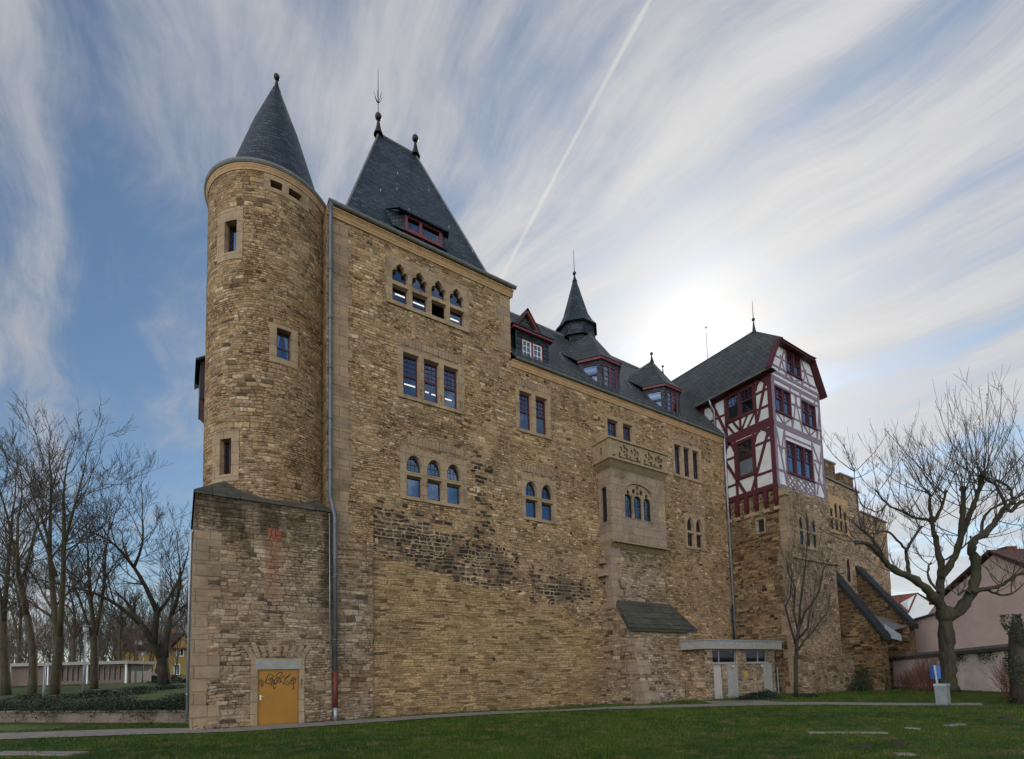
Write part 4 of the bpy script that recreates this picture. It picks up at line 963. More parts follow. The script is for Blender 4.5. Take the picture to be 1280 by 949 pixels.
    while z<3.6:
        h=random.choice((.35,.5,.65)); f0=2.05+.95*(3.95-z)/4.35; f1=2.05+.95*(3.95-min(z+h,3.9))/4.35; w_=random.choice((.5,.9,1.2)); dp=random.choice((.5,.8)); e_=.016+.005*(k%3)
        if k%3!=2: qb.hexa([(20.38-e_,-f0-e_,z+.01),(20.38+w_,-f0-e_,z+.01),(20.38+w_,-f0+dp,z+.01),(20.38-e_,-f0+dp,z+.01)],[(20.39-e_,-f1-e_,z+h),(20.39+w_,-f1-e_,z+h),(20.39+w_,-f1+dp,z+h),(20.39-e_,-f1+dp,z+h)])
        z+=h;k+=1
    obj('quoin',qb,'oriel',t)
    # downpipe in the inner corner by the gate tower
    pipe(t,[(32.72,-.2,18.45),(32.80,-.14,17.9),(32.80,-.14,3.4)],.075,'zinc'); pipe(t,[(32.62,-.16,6.2),(32.62,-.16,3.4)],.05,'black',clips=False)
    return t
# ------------------------------------------------------------------ flat-roofed lean-to
def build_shed():
    t=thing('lean_to','low flat-roofed stone lean-to with two high window strips, between mossy buttress and gate tower','shed',(28,-2,0))
    y=-3.55; f=front(y); ws=((25.3,27.5,2.05,2.80),(28.55,30.7,2.05,2.80)); ds=(25.35,26.15,.0,2.0)
    mb=MB(); plate(mb,f,rect(24.6,31.6,-.4,2.84),[rect(*w) for w in ws]+[rect(*ds)],0,-.25); mb.quad((31.6,y+.251,-.4),(31.6,-.0,-.4),(31.6,0,2.84),(31.6,y+.251,2.84)); mb.quad((24.6,0,-.4),(24.6,y+.251,-.4),(24.6,y+.251,2.84),(24.6,0,2.84)); obj('wall',mb,'gatefront',t)
    mb=MB(); fbox(mb,f,26.6,27.6,.0,1.98,.0,.012); fbox(mb,f,30.3,31.2,-.1,2.0,.0,.012); objs('render_patch',mb,'concrete',t)
    mb=MB(); mb.box(24.2,31.95,y-.32,0,2.84,3.30); r=obj('roof',mb,'concrete',t); mb=MB(); mb.box(24.16,31.99,y-.36,0,3.302,3.37); obj('roof_edge',mb,'zinc',r)
    for w in ws:
        mb=MB(); m=w[0]+(w[1]-w[0])*(.30 if w[0]<26 else .60); plate(mb,f,rect(*w),[rect(w[0]+.03,m-.025,w[2]+.04,w[3]-.03),rect(m+.025,w[1]-.03,w[2]+.04,w[3]-.03)],-.04,-.08); wn=obj('window',mb,'concrete',t)
        g=MB(); g.quad(*[f.P(u,v,-.09) for u,v in rect(*w)]); obj('pane',g,'glass',wn); g=MB(); g.quad(*[f.P(u,v,-.4) for u,v in rect(*w)]); obj('room_lining',g,'dark',wn)
        g=MB(); fbox(g,f,w[0]-.08,w[1]+.08,w[2]-.08,w[2]-.002,-.05,.06); obj('sill',g,'concrete',wn)
    mb=MB(); fbox(mb,f,ds[0],ds[1],.0,2.0,-.14,-.08); d=obj('door',mb,plain('grey_beige_door',(.42,.36,.31),.6,.08,2),t); mb=MB(); mb.tube([f.P(26.04,1.0,-.08),f.P(26.04,1.0,-.02),f.P(25.92,1.0,-.02)],.012,6); obj('handle',mb,'steel',d)
    for x in (27.05,30.0):
        mb=MB(); mb.sphere(f.P(x,1.82,.09),.09,10); obj('wall_lamp',mb,'lampglass',t,smooth=True)
    mb=MB(); fbox(mb,f,28.15,28.6,1.25,1.55,.0,.012); fbox(mb,f,28.3,28.5,1.1,1.25,.0,.014); objs('ochre_stone',mb,plain('ochre_stone',(.42,.26,.05),.9,.2,5),t)
    return t
# ------------------------------------------------------------------ half-timbered gate tower
GX0,GX1=33.0,39.05; HX1=39.35; HY=-3.72
def arcbeam(mb,fr,p,wd,w0,w1):
    for i,(a,b) in enumerate(zip(p[:-1],p[1:])): beam(mb,fr,a[0],a[1],b[0],b[1],wd,w0,w1+.0004*i)
def build_gate():
    t=thing('gate_tower','oxblood and white half-timbered tower on a stone base, right of the wing','tower',(36,0,0))
    YF=-4.08; ZS=13.55
    fw=west(GX0); ff=front(YF)
    mb=MB(); plate(mb,fw,rect(-9.0,-YF-.401,-.4,ZS),[rect(2.02,2.70,10.82,11.9)],0,-.3); obj('side_wall',mb,'gatestone',t)
    mb=MB(); aw=(34.35,37.2,9.62,12.15); plate(mb,ff,rect(GX0,GX1,-.4,ZS),[rect(*aw)],0,-.4,mi=0)
    mb.quad((GX1,YF+.401,-.4),(GX1,9,-.4),(GX1,9,ZS),(GX1,YF+.401,ZS)); mb.quad((GX1,9,-.4),(GX0,9,-.4),(GX0,9,ZS),(GX1,9,ZS)); obj('wall',mb,'gatefront',t)
    qb=MB(); z=0.;k=0
    while z<13.0:
        h=random.choice((.4,.55,.7)); e=.012+.005*(k%3); qb.box(GX0-e,GX0+random.choice((.45,.7,1.0)),YF-e,YF+random.choice((.4,.7)),z+.01,min(z+h,13.2)); z+=h;k+=1
    obj('quoin',qb,'quoin',t)
    stone_window(t,fw,(2.02,2.70,10.82,11.9),[rect(2.1,2.62,10.9,11.8)],frame='darkwood',bars={0:(2,1)})
    hs=[]; 
    for (a,b),tp in zip(lights(34.6,36.94,3,.2),(.35,.62,.35)):
        hs+= [pointed(a,b,10.95,11.1+tp*.3,h=.50+tp*.2),rect(a,b,9.85,10.80)]
    stone_window(t,ff,aw,hs,frame='darkwood',depth=.14)
    mb=MB(); mb.hexa([(GX0-.04,YF-.14,-.4),(GX1+.03,YF-.14,-.4),(GX1+.03,YF+.1,-.4),(GX0-.04,YF+.1,-.4)],[(GX0-.03,YF-.10,8.8),(GX1+.02,YF-.10,8.8),(GX1+.02,YF+.1,8.8),(GX0-.03,YF+.1,8.8)]); mb.box(GX0+.35,GX1+.10,YF-.22,YF+.05,8.803,8.96); obj('lower_facing',mb,'gatefront',t)
    mb=MB(); mb.hexa([(GX0-.05,-4.95,-.4),(GX1+.1,-4.95,-.4),(GX1+.1,YF,-.4),(GX0-.05,YF,-.4)],[(GX0-.05,-4.86,2.3),(GX1+.1,-4.86,2.3),(GX1+.1,YF,2.3),(GX0-.05,YF,2.3)]); mb.hexa([(GX0-.05,-4.86,2.303),(GX1+.1,-4.86,2.303),(GX1+.1,YF,2.303),(GX0-.05,YF,2.303)],[(GX0+.1,YF-.12,2.65),(GX1+.05,YF-.12,2.65),(GX1+.05,YF,2.65),(GX0+.1,YF,2.65)]); obj('plinth',mb,'buttress',t)
    mb=MB(); mb.tube([(GX0-.02,-3.0,1.7),(GX0-.2,-3.0,1.7),(GX0-.2,-3.0,.0)],.05,8); obj('vent_pipe',mb,'zinc',t)
    # plaster walls
    hw=west(GX0-.06); hf=front(HY); ZB,ZE=13.62,21.95
    LW=[(.42,1.30,19.55,21.25),(1.46,2.42,19.5,21.2),(.98,2.15,15.15,17.6)]
    mb=MB(); plate(mb,hw,rect(-9,-HY-.221,ZB,ZE),[rect(*w) for w in LW],0,-.22); obj('side_plaster',mb,'plaster',t)
    xc=36.05; g=[(GX0-.06,ZB),(HX1,ZB),(HX1,ZE),(39.0,22.4),(38.15,24.1),(33.95,24.1),(33.1,22.4),(GX0-.06,ZE)]
    FW=[(34.35,37.65,14.95,17.08),(33.32,35.2,19.02,20.68),(36.72,38.55,19.02,20.62),(35.1,36.85,22.3,23.72)]
    mb=MB(); plate(mb,hf,g,[rect(*w) for w in FW],0,-.22); mb.quad((HX1,HY+.221,ZB),(HX1,9,ZB),(HX1,9,ZE),(HX1,HY+.221,ZE)); mb.quad((HX1,9,ZB),(GX0-.06,9,ZB),(GX0-.06,9,ZE),(HX1,9,ZE)); mb.quad((GX0,HY,ZB),(GX0,9,ZB),(HX1,9,ZB),(HX1,HY,ZB)); obj('front_plaster',mb,'plaster2',t)
    # windows
    def wood_window(fr,w,nl,mat='redframe',cross=True,trim='darkred',label=None):
        mb=MB(); plate(mb,fr,rect(w[0]-.06,w[1]+.06,w[2]-.06,w[3]+.06),[rect(a,b,w[2]+.02,w[3]-.02) for a,b in lights(w[0]+.02,w[1]-.02,nl,.15)],.055,-.1); wn=obj('window',mb,trim,t,label=label)
        f=MB(); g=MB()
        for a,b in lights(w[0]+.02,w[1]-.02,nl,.15):
            zm=w[2]+(w[3]-w[2])*.55; plate(f,fr,rect(a-.01,b+.01,w[2]+.01,w[3]-.01),[rect(a+.06,b-.06,w[2]+.09,zm-.04),rect(a+.06,b-.06,zm+.04,w[3]-.08)],-.02,-.09)
            for k in (1,2): x=a+(b-a)*k/3; fbox(f,fr,x-.012,x+.012,zm,w[3]-.08,-.075,-.045)
            for k in (1,2): z=zm+(w[3]-zm)*k/3; fbox(f,fr,a+.05,b-.05,z-.012,z+.012,-.077,-.047)
        g.quad(*([fr.P(u,v,-.07) for u,v in rect(*w)])); obj('sash',f,mat,wn); obj('pane',g,'glass',wn)
        r_=MB(); r_.quad(*[fr.P(u,v,-.5) for u,v in rect(w[0]-.2,w[1]+.2,w[2]-.2,w[3]+.2)]); obj('room_lining',r_,'dark',wn)
        s_=MB(); fbox(s_,fr,w[0]-.14,w[1]+.14,w[2]-.17,w[2]-.092,.0,.12); obj('sill',s_,trim,wn)
        return wn
    for i,w in enumerate(LW):
        wn=wood_window(hw,w,1)
        if i==2:
            c=MB(); c.quad(*[hw.P(u,v,-.13) for u,v in rect(w[0]+.1,w[1]-.1,w[2]+.1,w[2]+1.15)]); obj('curtain',c,'curtain',wn)
    wood_window(hf,FW[0],3); wood_window(hf,FW[1],2); wood_window(hf,FW[2],2); wood_window(hf,FW[3],2)
    # timber: side (oxblood)
    B=MB(); e=[0]
    def bm(u0,v0,u1,v1,wd=.20,mb=None,fr=hw):
        e[0]+=1; beam(mb or B,fr,u0,v0,u1,v1,wd,.0,.030+.0012*(e[0]%12))
    uF=-HY+.0
    bm(-9,13.78,uF,13.78,.36); bm(-9,18.18,uF,18.18,.62); bm(-9,21.66,uF,21.66,.72)
    bm(uF-.14,13.6,uF-.14,21.9,.28)
    # upper storey
    for u in (-6.5,-4.6,-2.9,-1.55,-.62): bm(u,18.4,u,21.5,.22)
    for u in (.29,1.38,2.55): bm(u,18.45,u,21.5,.17)
    bm(-9,20.15,.25,20.15,.17); bm(2.6,20.5,3.5,20.5,.17); bm(2.6,19.35,3.5,19.35,.17); bm(.3,21.36,2.5,21.36,.10); bm(.3,19.38,2.5,19.38,.14)
    bm(-.55,20.9,.32,18.55,.20); bm(-1.45,19.9,-.75,18.5,.18); bm(-2.8,18.5,-1.7,20.9,.18); bm(3.42,21.3,2.62,18.55,.19)
    for a,b in ((.36,.84),(1.32,.84),(1.46,1.92),(2.48,1.92)): bm(a,19.3 if a in(.36,2.48) else 18.5,b if a in(.36,2.48) else a+(b-a),18.5 if a in(.36,2.48) else 19.3,.15)
    for uc,s in ((-.62,-1),(-1.55,-1),(2.55,1),(3.44,-1)):   # curved head braces
        arcbeam(B,hw,[(uc+s*.05,20.75),(uc+s*.14,21.1),(uc+s*.38,21.36),(uc+s*.6,21.46)],.22,.0,.036)
    # lower storey
    bm(.02,13.9,.02,18.0,.24); bm(.86,13.9,.86,18.0,.20); bm(2.27,13.9,2.27,18.0,.20)
    bm(.0,16.75,.8,16.75,.17); bm(2.3,16.95,3.5,16.95,.17); bm(.0,14.75,.75,14.75,.17); bm(2.3,14.85,3.5,14.85,.17); bm(.86,15.02,2.3,15.02,.16); bm(.86,17.72,2.3,17.72,.14)
    bm(.1,16.6,1.45,13.9,.21); bm(3.42,17.8,1.95,13.9,.21)
    for uc,s in ((.02,1),(.86,-1),(2.27,1),(3.44,-1)): arcbeam(B,hw,[(uc+s*.05,17.2),(uc+s*.12,17.55),(uc+s*.3,17.8),(uc+s*.5,17.9)],.22,.0,.037)
    obj('side_timber_frame',B,'darkred',t)
    # jetty brackets with stone between
    jb=MB(); sb=MB()
    for k in range(6):
        u=.10+k*.70; fbox(jb,hw,u-.13,u+.13,12.72,13.60,-.05,.16)
        jb.hexa([tuple(hw.P(u-.12,12.35,.0)),tuple(hw.P(u+.12,12.35,.0)),tuple(hw.P(u+.12,12.35,-.05)),tuple(hw.P(u-.12,12.35,-.05))][::-1],[tuple(hw.P(u-.12,12.718,.14)),tuple(hw.P(u+.12,12.718,.14)),tuple(hw.P(u+.12,12.718,-.05)),tuple(hw.P(u-.12,12.718,-.05))][::-1])
        fbox(sb,hw,u-.17,u+.19,12.1,12.34,-.05,.12)
    objs('jetty_bracket',jb,'darkred',t); objs('corbel',sb,'ashlar',t)
    mb=MB(); mb.box(GX0-.16,GX0+.35,YF-.14,YF+.3,12.95,13.35); obj('corner_corbel',mb,'ashlar',t)
    # timber: front (weathered lilac grey)
    F=MB(); fx0,fx1=GX0-.06,HX1
    def ft(u0,v0,u1,v1,wd=.17): bm(u0,v0,u1,v1,wd,F,hf)
    ft(fx0,13.76,fx1,13.76,.26); ft(fx0,18.05,fx1,18.05,.40); ft(fx0,21.28,fx1,21.28,.26); ft(fx0,21.74,fx1,21.74,.22)
    ft(fx0+.12,13.65,fx0+.12,21.6,.24); ft(fx1-.12,13.65,fx1-.12,21.6,.24)
    for u in (34.2,35.45-.0,36.55,37.8): ft(u,13.9,u,14.9 if u in (35.45,36.55) else 17.9,.14)
    ft(fx0,14.85,fx1,14.85,.14); ft(34.2,17.45,37.8,17.45,.12); ft(33.1,16.5,34.2,16.5,.12); ft(37.8,16.5,39.3,16.5,.12)
    ft(33.2,17.7,34.1,14.0,.15); ft(34.15,17.7,33.65,16.0,.13); ft(39.2,17.7,38.1,14.0,.15); ft(37.85,17.7,38.8,16.2,.13); ft(38.0,16.3,39.2,14.1,.13)
    for k in range(3):
        a=34.25+k*1.18; b=a+1.16; ft(a,13.9,b,14.8,.10); ft(b,13.9,a,14.8,.10); ft(a,14.35,(a+b)/2,14.8,.09); ft((a+b)/2,13.9,b,14.35,.09); ft(a,14.35,(a+b)/2,13.9,.09); ft((a+b)/2,14.8,b,14.35,.09)
    for u in (33.24,35.28,36.64,38.63): ft(u,18.25,u,21.15,.13)
    ft(fx0,18.98,fx1,18.98,.12); ft(fx0,20.82,fx1,20.82,.12); ft(35.28,20.0,36.64,20.0,.11)
    for a,b in ((33.3,34.2),(35.2,34.25),(36.7,37.6),(38.55,37.65)): ft(a,18.9,b,18.25,.12); 
    ft(35.35,18.3,36.1,20.75,.12); ft(36.6,18.3,35.9,20.75,.12); ft(34.26,18.25,34.26,18.95,.10); ft(37.62,18.25,37.62,18.95,.10); ft(38.7,18.3,39.25,20.8,.12)
    ft(33.15,22.18,39.0,22.18,.14); ft(34.0,23.95,38.1,23.95,.16)
    for u in (34.98,36.97): ft(u,21.85,u,24.0,.13)
    ft(34.0,22.0,34.9,23.8,.12); ft(38.1,22.0,37.05,23.8,.12); ft(33.5,22.95,34.95,22.95,.11); ft(37.0,22.95,38.6,22.95,.11); ft(34.9,21.9,34.3,23.2,.11); ft(37.1,21.9,37.7,23.2,.11)
    ft(35.1,22.15,35.9,21.85,.10); ft(36.85,22.15,36.05,21.85,.10)
    obj('front_timber_frame',F,'lilac',t)
    # roof: steep, half-hipped in front
    yE,yR,yB=-4.12,-1.0,9.3; E0,E1=(32.36,21.55),(39.78,21.55); K0,K1=(33.82,24.05),(38.28,24.05); xr,zr=36.05,27.15
    mb=MB()
    for s,(E,K) in enumerate(((E0,K0),(E1,K1))):
        m_=(E[0]+(K[0]-E[0])*.25,E[1]+(K[1]-E[1])*.20)
        q1=[(E[0],yE,E[1]),(m_[0],yE,m_[1]),(m_[0],yB,m_[1]),(E[0],yB,E[1])]; q2=[(m_[0],yE,m_[1]),(K[0],yE,K[1]),(K[0],yB,K[1]),(m_[0],yB,m_[1])]; q3=[(K[0],yE,K[1]),(xr,yR,zr),(xr,yB,zr),(K[0],yB,K[1])]
        for q in (q1,q2,q3): mb.quad(*(q[::-1] if s==0 else q))
    mb.quad((K0[0],yE-.12,K0[1]-.12),(K1[0],yE-.12,K1[1]-.12),(xr,yR,zr)); mb.quad((39.3,9,21.5),(33,9,21.5),(33.8,9,24),(36.05,9,27),(38.3,9,24))
    rf=obj('roof',mb,'slate2',t)
    mb=MB(); mb.tube([(xr,yR,zr),(xr,yB,zr)],.08,6); mb.tube([(xr,yR,zr),(K0[0],yE-.1,K0[1]-.08)],.05,6); mb.tube([(xr,yR,zr),(K1[0],yE-.1,K1[1]-.08)],.05,6); obj('ridge_cap',mb,'slate2',rf)
    hk=MB()
    for y,s in ((1.2,.25),(1.5,.3),(-2.6,.45),(4,.5),(-1.2,.6),(2.6,.7)):
        x=E0[0]+(xr-E0[0])*s; z=E0[1]+(zr-E0[1])*s*1.04+.1; hk.tube([(x,y,z),(x-.12,y,z),(x-.13,y,z+.1)],.014,4)
    objs('snow_hook',hk,'black',rf)
    mb=MB()
    for a,b in ((E0,K0),(E1,K1)):
        beam(mb,front(yE+.03),a[0],a[1],b[0]+(.0),b[1],.12,-.0,.02); beam(mb,front(HY-.02),a[0],a[1]-.02,b[0],b[1]-.02,.2,.0,.33)
    fbox(mb,front(yE+.02),K0[0]-.1,K1[0]+.1,K0[1]-.26,K0[1]-.14,-.3,.06); objs('bargeboard',mb,'darkred',rf)
    mb=MB(); mb.add([(32.45,yE,21.50),(33.0,yE,21.45),(33.0,9,21.45),(32.45,9,21.50)],[(0,1,2,3)]); obj('soffit',mb,'darkred',rf)
    finial(rf,(xr,yR,27.0),1.0,.19,rod=1.6); gutter(t,FR((0,0,0),(0,-1,0),(-1,0,0)),-8.8,4.05,21.58,-32.42,.09)
    mb=MB(); mb.tube([(36.1,3.1,27.1),(36.1,3.1,30.0)],[.035,.02],6); mb.sphere((36.1,3.1,30.0),.08,8); obj('lightning_rod',mb,'zinc',rf)
    pipe(t,[(32.38,.62,21.5),(32.55,.62,21.1),(32.86,.60,20.8),(32.86,.60,18.8)],.06,'zinc')
    return t
# ------------------------------------------------------------------ stone annex with flying buttresses
def build_annex():
    t=thing('stone_annex','stone annex with stepped parapet and two sloping slate-capped buttresses, right of gate tower','building',(44,-2,0))
    y=-3.66; f=front(y); aw=(39.75,42.75,11.5,14.35); pw=(41.7,42.75,7.7,9.95); X0,X1=39.06,49.4
    mb=MB(); plate(mb,f,[(X0,-.4),(X1,-.4),(X1,13.5),(44.7,13.75),(44.7,15.25),(X0,15.55)],[rect(*aw),rect(*pw)],0,-.45)
    mb.quad((X1,y+.451,-.4),(X1,6,-.4),(X1,6,13.5),(X1,y+.451,13.5)); mb.quad((X1,6,-.4),(X0,6,-.4),(X0,6,13.5),(X1,6,13.5)); mb.quad((44.7,y,13.4),(44.7,6,13.4),(44.7,6,15.25),(44.7,y,15.25)); mb.quad((44.7,y+.3,13.6),(X1,y+.3,13.4),(X1,6,13.4),(44.7,6,13.6)); obj('wall',mb,'gatefront',t)
    qb=MB(); z=8.0;k=0
    while z<13.3: h=random.choice((.45,.6)); fbox(qb,f,X1-random.choice((.5,.8)),X1+.02,z+.01,min(z+h,13.4),-.4,.014+.004*(k%3)); z+=h;k+=1
    obj('quoin',qb,'quoin',t)
    hs=[]
    for a,b in lights(39.9,42.6,4,.12):
        c=abs((a+b)/2-41.25)/1.25; top=13.95-.75*c*c; hs+= [pointed(a,b,12.72,top-.35,h=.30,n=4),rect(a,b,11.72,12.58)]
    stone_window(t,f,aw,hs,stone='cornice',frame='darkwood',fw=.03,depth=.12)
    stone_window(t,f,pw,[pointed(41.88,42.58,7.95,9.1,h=.65)],frame='darkred',bars={0:(2,3)},depth=.1)
    mb=MB(); mb.hexa([(X0,y-.12,15.56),(44.75,y-.12,15.26),(44.75,y+.35,15.26),(X0,y+.35,15.56)],[(X0,y-.12,15.70),(44.75,y-.12,15.40),(44.75,y+.35,15.40),(X0,y+.35,15.70)]); mb.hexa([(44.8,y-.1,13.76),(X1+.12,y-.1,13.52),(X1+.12,y+.35,13.52),(44.8,y+.35,13.76)],[(44.8,y-.1,13.88),(X1+.12,y-.1,13.64),(X1+.12,y+.35,13.64),(44.8,y+.35,13.88)]); obj('coping',mb,'lead',t)
    for a,b,z0,z1 in ((39.6,42.0,15.3,17.15),(42.75,44.9,15.0,16.55)):
        mb=MB(); mb.box(a,b,y+.36,y+1.6,z0,z1); c=obj('chimney',mb,'annexbut',t); mb=MB(); mb.box(a-.08,b+.08,y+.3,y+1.66,z1+.002,z1+.14); obj('chimney_cap',mb,'lead',c)
    for a,b,zt,zb,yo in ((39.28,40.3,8.35,3.75,-6.5),(43.4,44.35,9.0,4.6,-6.75)):
        mb=MB(); s=[(y,zt),(yo,zb),(yo-.05,-.4),(y,-.4)]
        L=[(a,p,q) for p,q in s]; Q=[(b,p,q) for p,q in s]
        mb.add(L+Q,[(3,2,1,0)[::-1],(4,5,6,7)[::-1],(1,2,6,5)[::-1]]+[(0,1,5,4)[::-1]]); bt=obj('buttress',mb,'annexbut',t)
        mb=MB(); d=.34
        lo=[(a-.10,y,zt),(b+.1,y,zt),(b+.1,yo-.22,zb-.40),(a-.10,yo-.22,zb-.40)]; up=[(x,p,q+d) for x,p,q in lo]
        mb.hexa(lo[::-1],up[::-1]); obj('buttress_coping',mb,'slatedark',bt)
    mb=MB(); mb.add([(40.32,y,5.6),(43.38,y,6.0),(43.38,-6.6,4.35),(40.32,-6.4,3.9)],[(0,3,2,1)]); obj('valley_roof',mb,'lead',t)
    mb=MB(); mb.add([(40.3,-6.42,3.6),(40.3,-6.42,4.5),(41.3,-7.0,3.7),(41.3,-7.0,3.3),(40.9,-6.2,3.95)],[(0,1,2,3),(1,4,2)]); obj('lead_flashing',mb,'zinc',t)
    return t
build_turret(); build_hall(); build_wing(); build_shed(); build_gate(); build_annex()
# ------------------------------------------------------------------ ground
def smooth(a,b,x): 
    s=min(max((x-a)/(b-a),0),1); return s*s*(3-2*s)
def gz(x,y):
    z=-.10*smooth(11,16,x)*(1-smooth(24,30,x))*smooth(-4,-1,y)
    z+=.55*smooth(38,52,x+.0*y)*smooth(0,-12,y)
    z+=.05*math.sin(x*.35+1)*math.sin(y*.4)*smooth(-3,-8,y)*.6
    z-=.12*smooth(-7,-16,y)*(1-smooth(30,40,x))
    return z
def build_ground():
    mb=MB(); xs=sorted(set([-600,-300,-150,-90]+list(range(-60,90,2))+[110,150,300,600])); ys=sorted(set([-400,-150,-70]+list(range(-44,30,2))+[45,70,110,200,400,800]))
    vs=[(x,y,gz(x,y)) for y in ys for x in xs]; n=len(xs)
    mb.add(vs,[(j*n+i,j*n+i+1,(j+1)*n+i+1,(j+1)*n+i) for j in range(len(ys)-1) for i in range(n-1)]); struct('lawn',mb,'lawn',smooth=True)
    far=[(-14,8.4),(-5.5,4.5),(-1.6,2.55),(.3,1.0),(1.96,-.42),(4.8,-.55),(9,-.75),(13.2,-1.3),(17.4,-3.1),(22.3,-6.0),(25.2,-8.3),(28,-11.4),(30.2,-13.7)]
    near=[(-13.5,5.6),(-4.7,1.4),(-1.4,-.2),(.2,-1.2),(1.75,-2.0),(4.3,-2.2),(9,-2.35),(12.1,-2.9),(16.3,-4.5),(20.9,-7.2),(24.1,-9.7),(26.6,-12.3),(28.7,-14.2)]
    mb=MB(); vs=[]
    def rs(p,n=6):
        o=[]
        for a,b in zip(p[:-1],p[1:]):
            for k in range(n): o.append((a[0]+(b[0]-a[0])*k/n,a[1]+(b[1]-a[1])*k/n))
        return o+[p[-1]]
    A,B=rs(far),rs(near); zt=lambda p:gz(*p)+.028
    for k,(p,q) in enumerate(zip(A,B)): vs+= [(q[0],q[1],zt(q)),(p[0],p[1],zt(p))]
    m=len(A); mb.add(vs,[(2*k,2*k+2,2*k+3,2*k+1) for k in range(m-1)])
    struct('path',mb,'path'); 
    global PATH; PATH=(far,near)
    mb=MB()
    mb.quad((21.9,-5.85,.035),(24.6,-8.0,.035),(25.4,-6.2,.035),(23.2,-4.2,.035)); struct('gravel_patch',mb,'path')
    # concrete kerb strips let into the lawn
    for (a,b,w) in (((1010,917),(1108,917),.22),((1132,911),(1150,912),.2),((1183,908),(1203,906),.2),((1120,945),(1142,945),.2),((-6,948),(98,949),.5)):
        def g(p):
            d=CM.T@np.array([(p[0]-CX)/FPX,(p[1]-CY)/FPX,1.0]); s=(-.12-1.75)/d[2]; q=CAMLOC+d*s; return Vector((q[0],q[1]))
        p,q=g(a),g(b); d=(q-p).normalized(); n=Vector((-d.y,d.x))*w/2
        mb=MB(); mb.hexa([(p.x-n.x,p.y-n.y,gz(*p)-.05),(q.x-n.x,q.y-n.y,gz(*q)-.05),(q.x+n.x,q.y+n.y,gz(*q)-.05),(p.x+n.x,p.y+n.y,gz(*p)-.05)],[(p.x-n.x,p.y-n.y,gz(*p)+.035),(q.x-n.x,q.y-n.y,gz(*q)+.035),(q.x+n.x,q.y+n.y,gz(*q)+.035),(p.x+n.x,p.y+n.y,gz(*p)+.035)])
        struct('kerb_strip',mb,'path')
    # terrace beyond the retaining wall
    T0,T1=Vector((-7.2,12.6)),Vector((.33,3.95)); u=(T1-T0).normalized(); n=Vector((-u.y,u.x)); 
    if n.y<0: n=-n
    mb=MB(); vs=[]; S_=[-60,-40,-25,-12,-5,0,3,6,9,11.45]; D_=[.2,1.5,3,6,10,16,24,34,46,60,90,160,300]
    for d in D_:
        for s in S_:
            p=T0+u*s+n*d; z=.52+1.25*smooth(0,30,d)+.35*smooth(30,70,d)+.05*math.sin(s*.6+d*.3)
            vs.append((p.x,p.y,z))
    m=len(S_); mb.add(vs,[(j*m+i,j*m+i+1,(j+1)*m+i+1,(j+1)*m+i) for j in range(len(D_)-1) for i in range(m-1)]); struct('terrace',mb,'terrace',smooth=True)
    mb=MB(); P=lambda s,d,z:((T0+u*s+n*d).x,(T0+u*s+n*d).y,z)
    s0,s1=-25,11.5
    mb.hexa([P(s0,0,-.3),P(s1,0,-.3),P(s1,.3,-.3),P(s0,.3,-.3)],[P(s0,0,.46),P(s1,0,.46),P(s1,.3,.46),P(s0,.3,.46)]); w=obj('retaining_wall',mb,'brick'); tag(w,'low brick retaining wall overgrown by a dark creeping hedge, left of the round tower','wall')
    mb=MB(); mb.hexa([P(s0,-.04,.463),P(s1,-.04,.463),P(s1,.34,.463),P(s0,.34,.463)],[P(s0,-.04,.54),P(s1,-.04,.54),P(s1,.34,.54),P(s0,.34,.54)]); obj('coping',mb,'brick',w)
    return T0,u,n
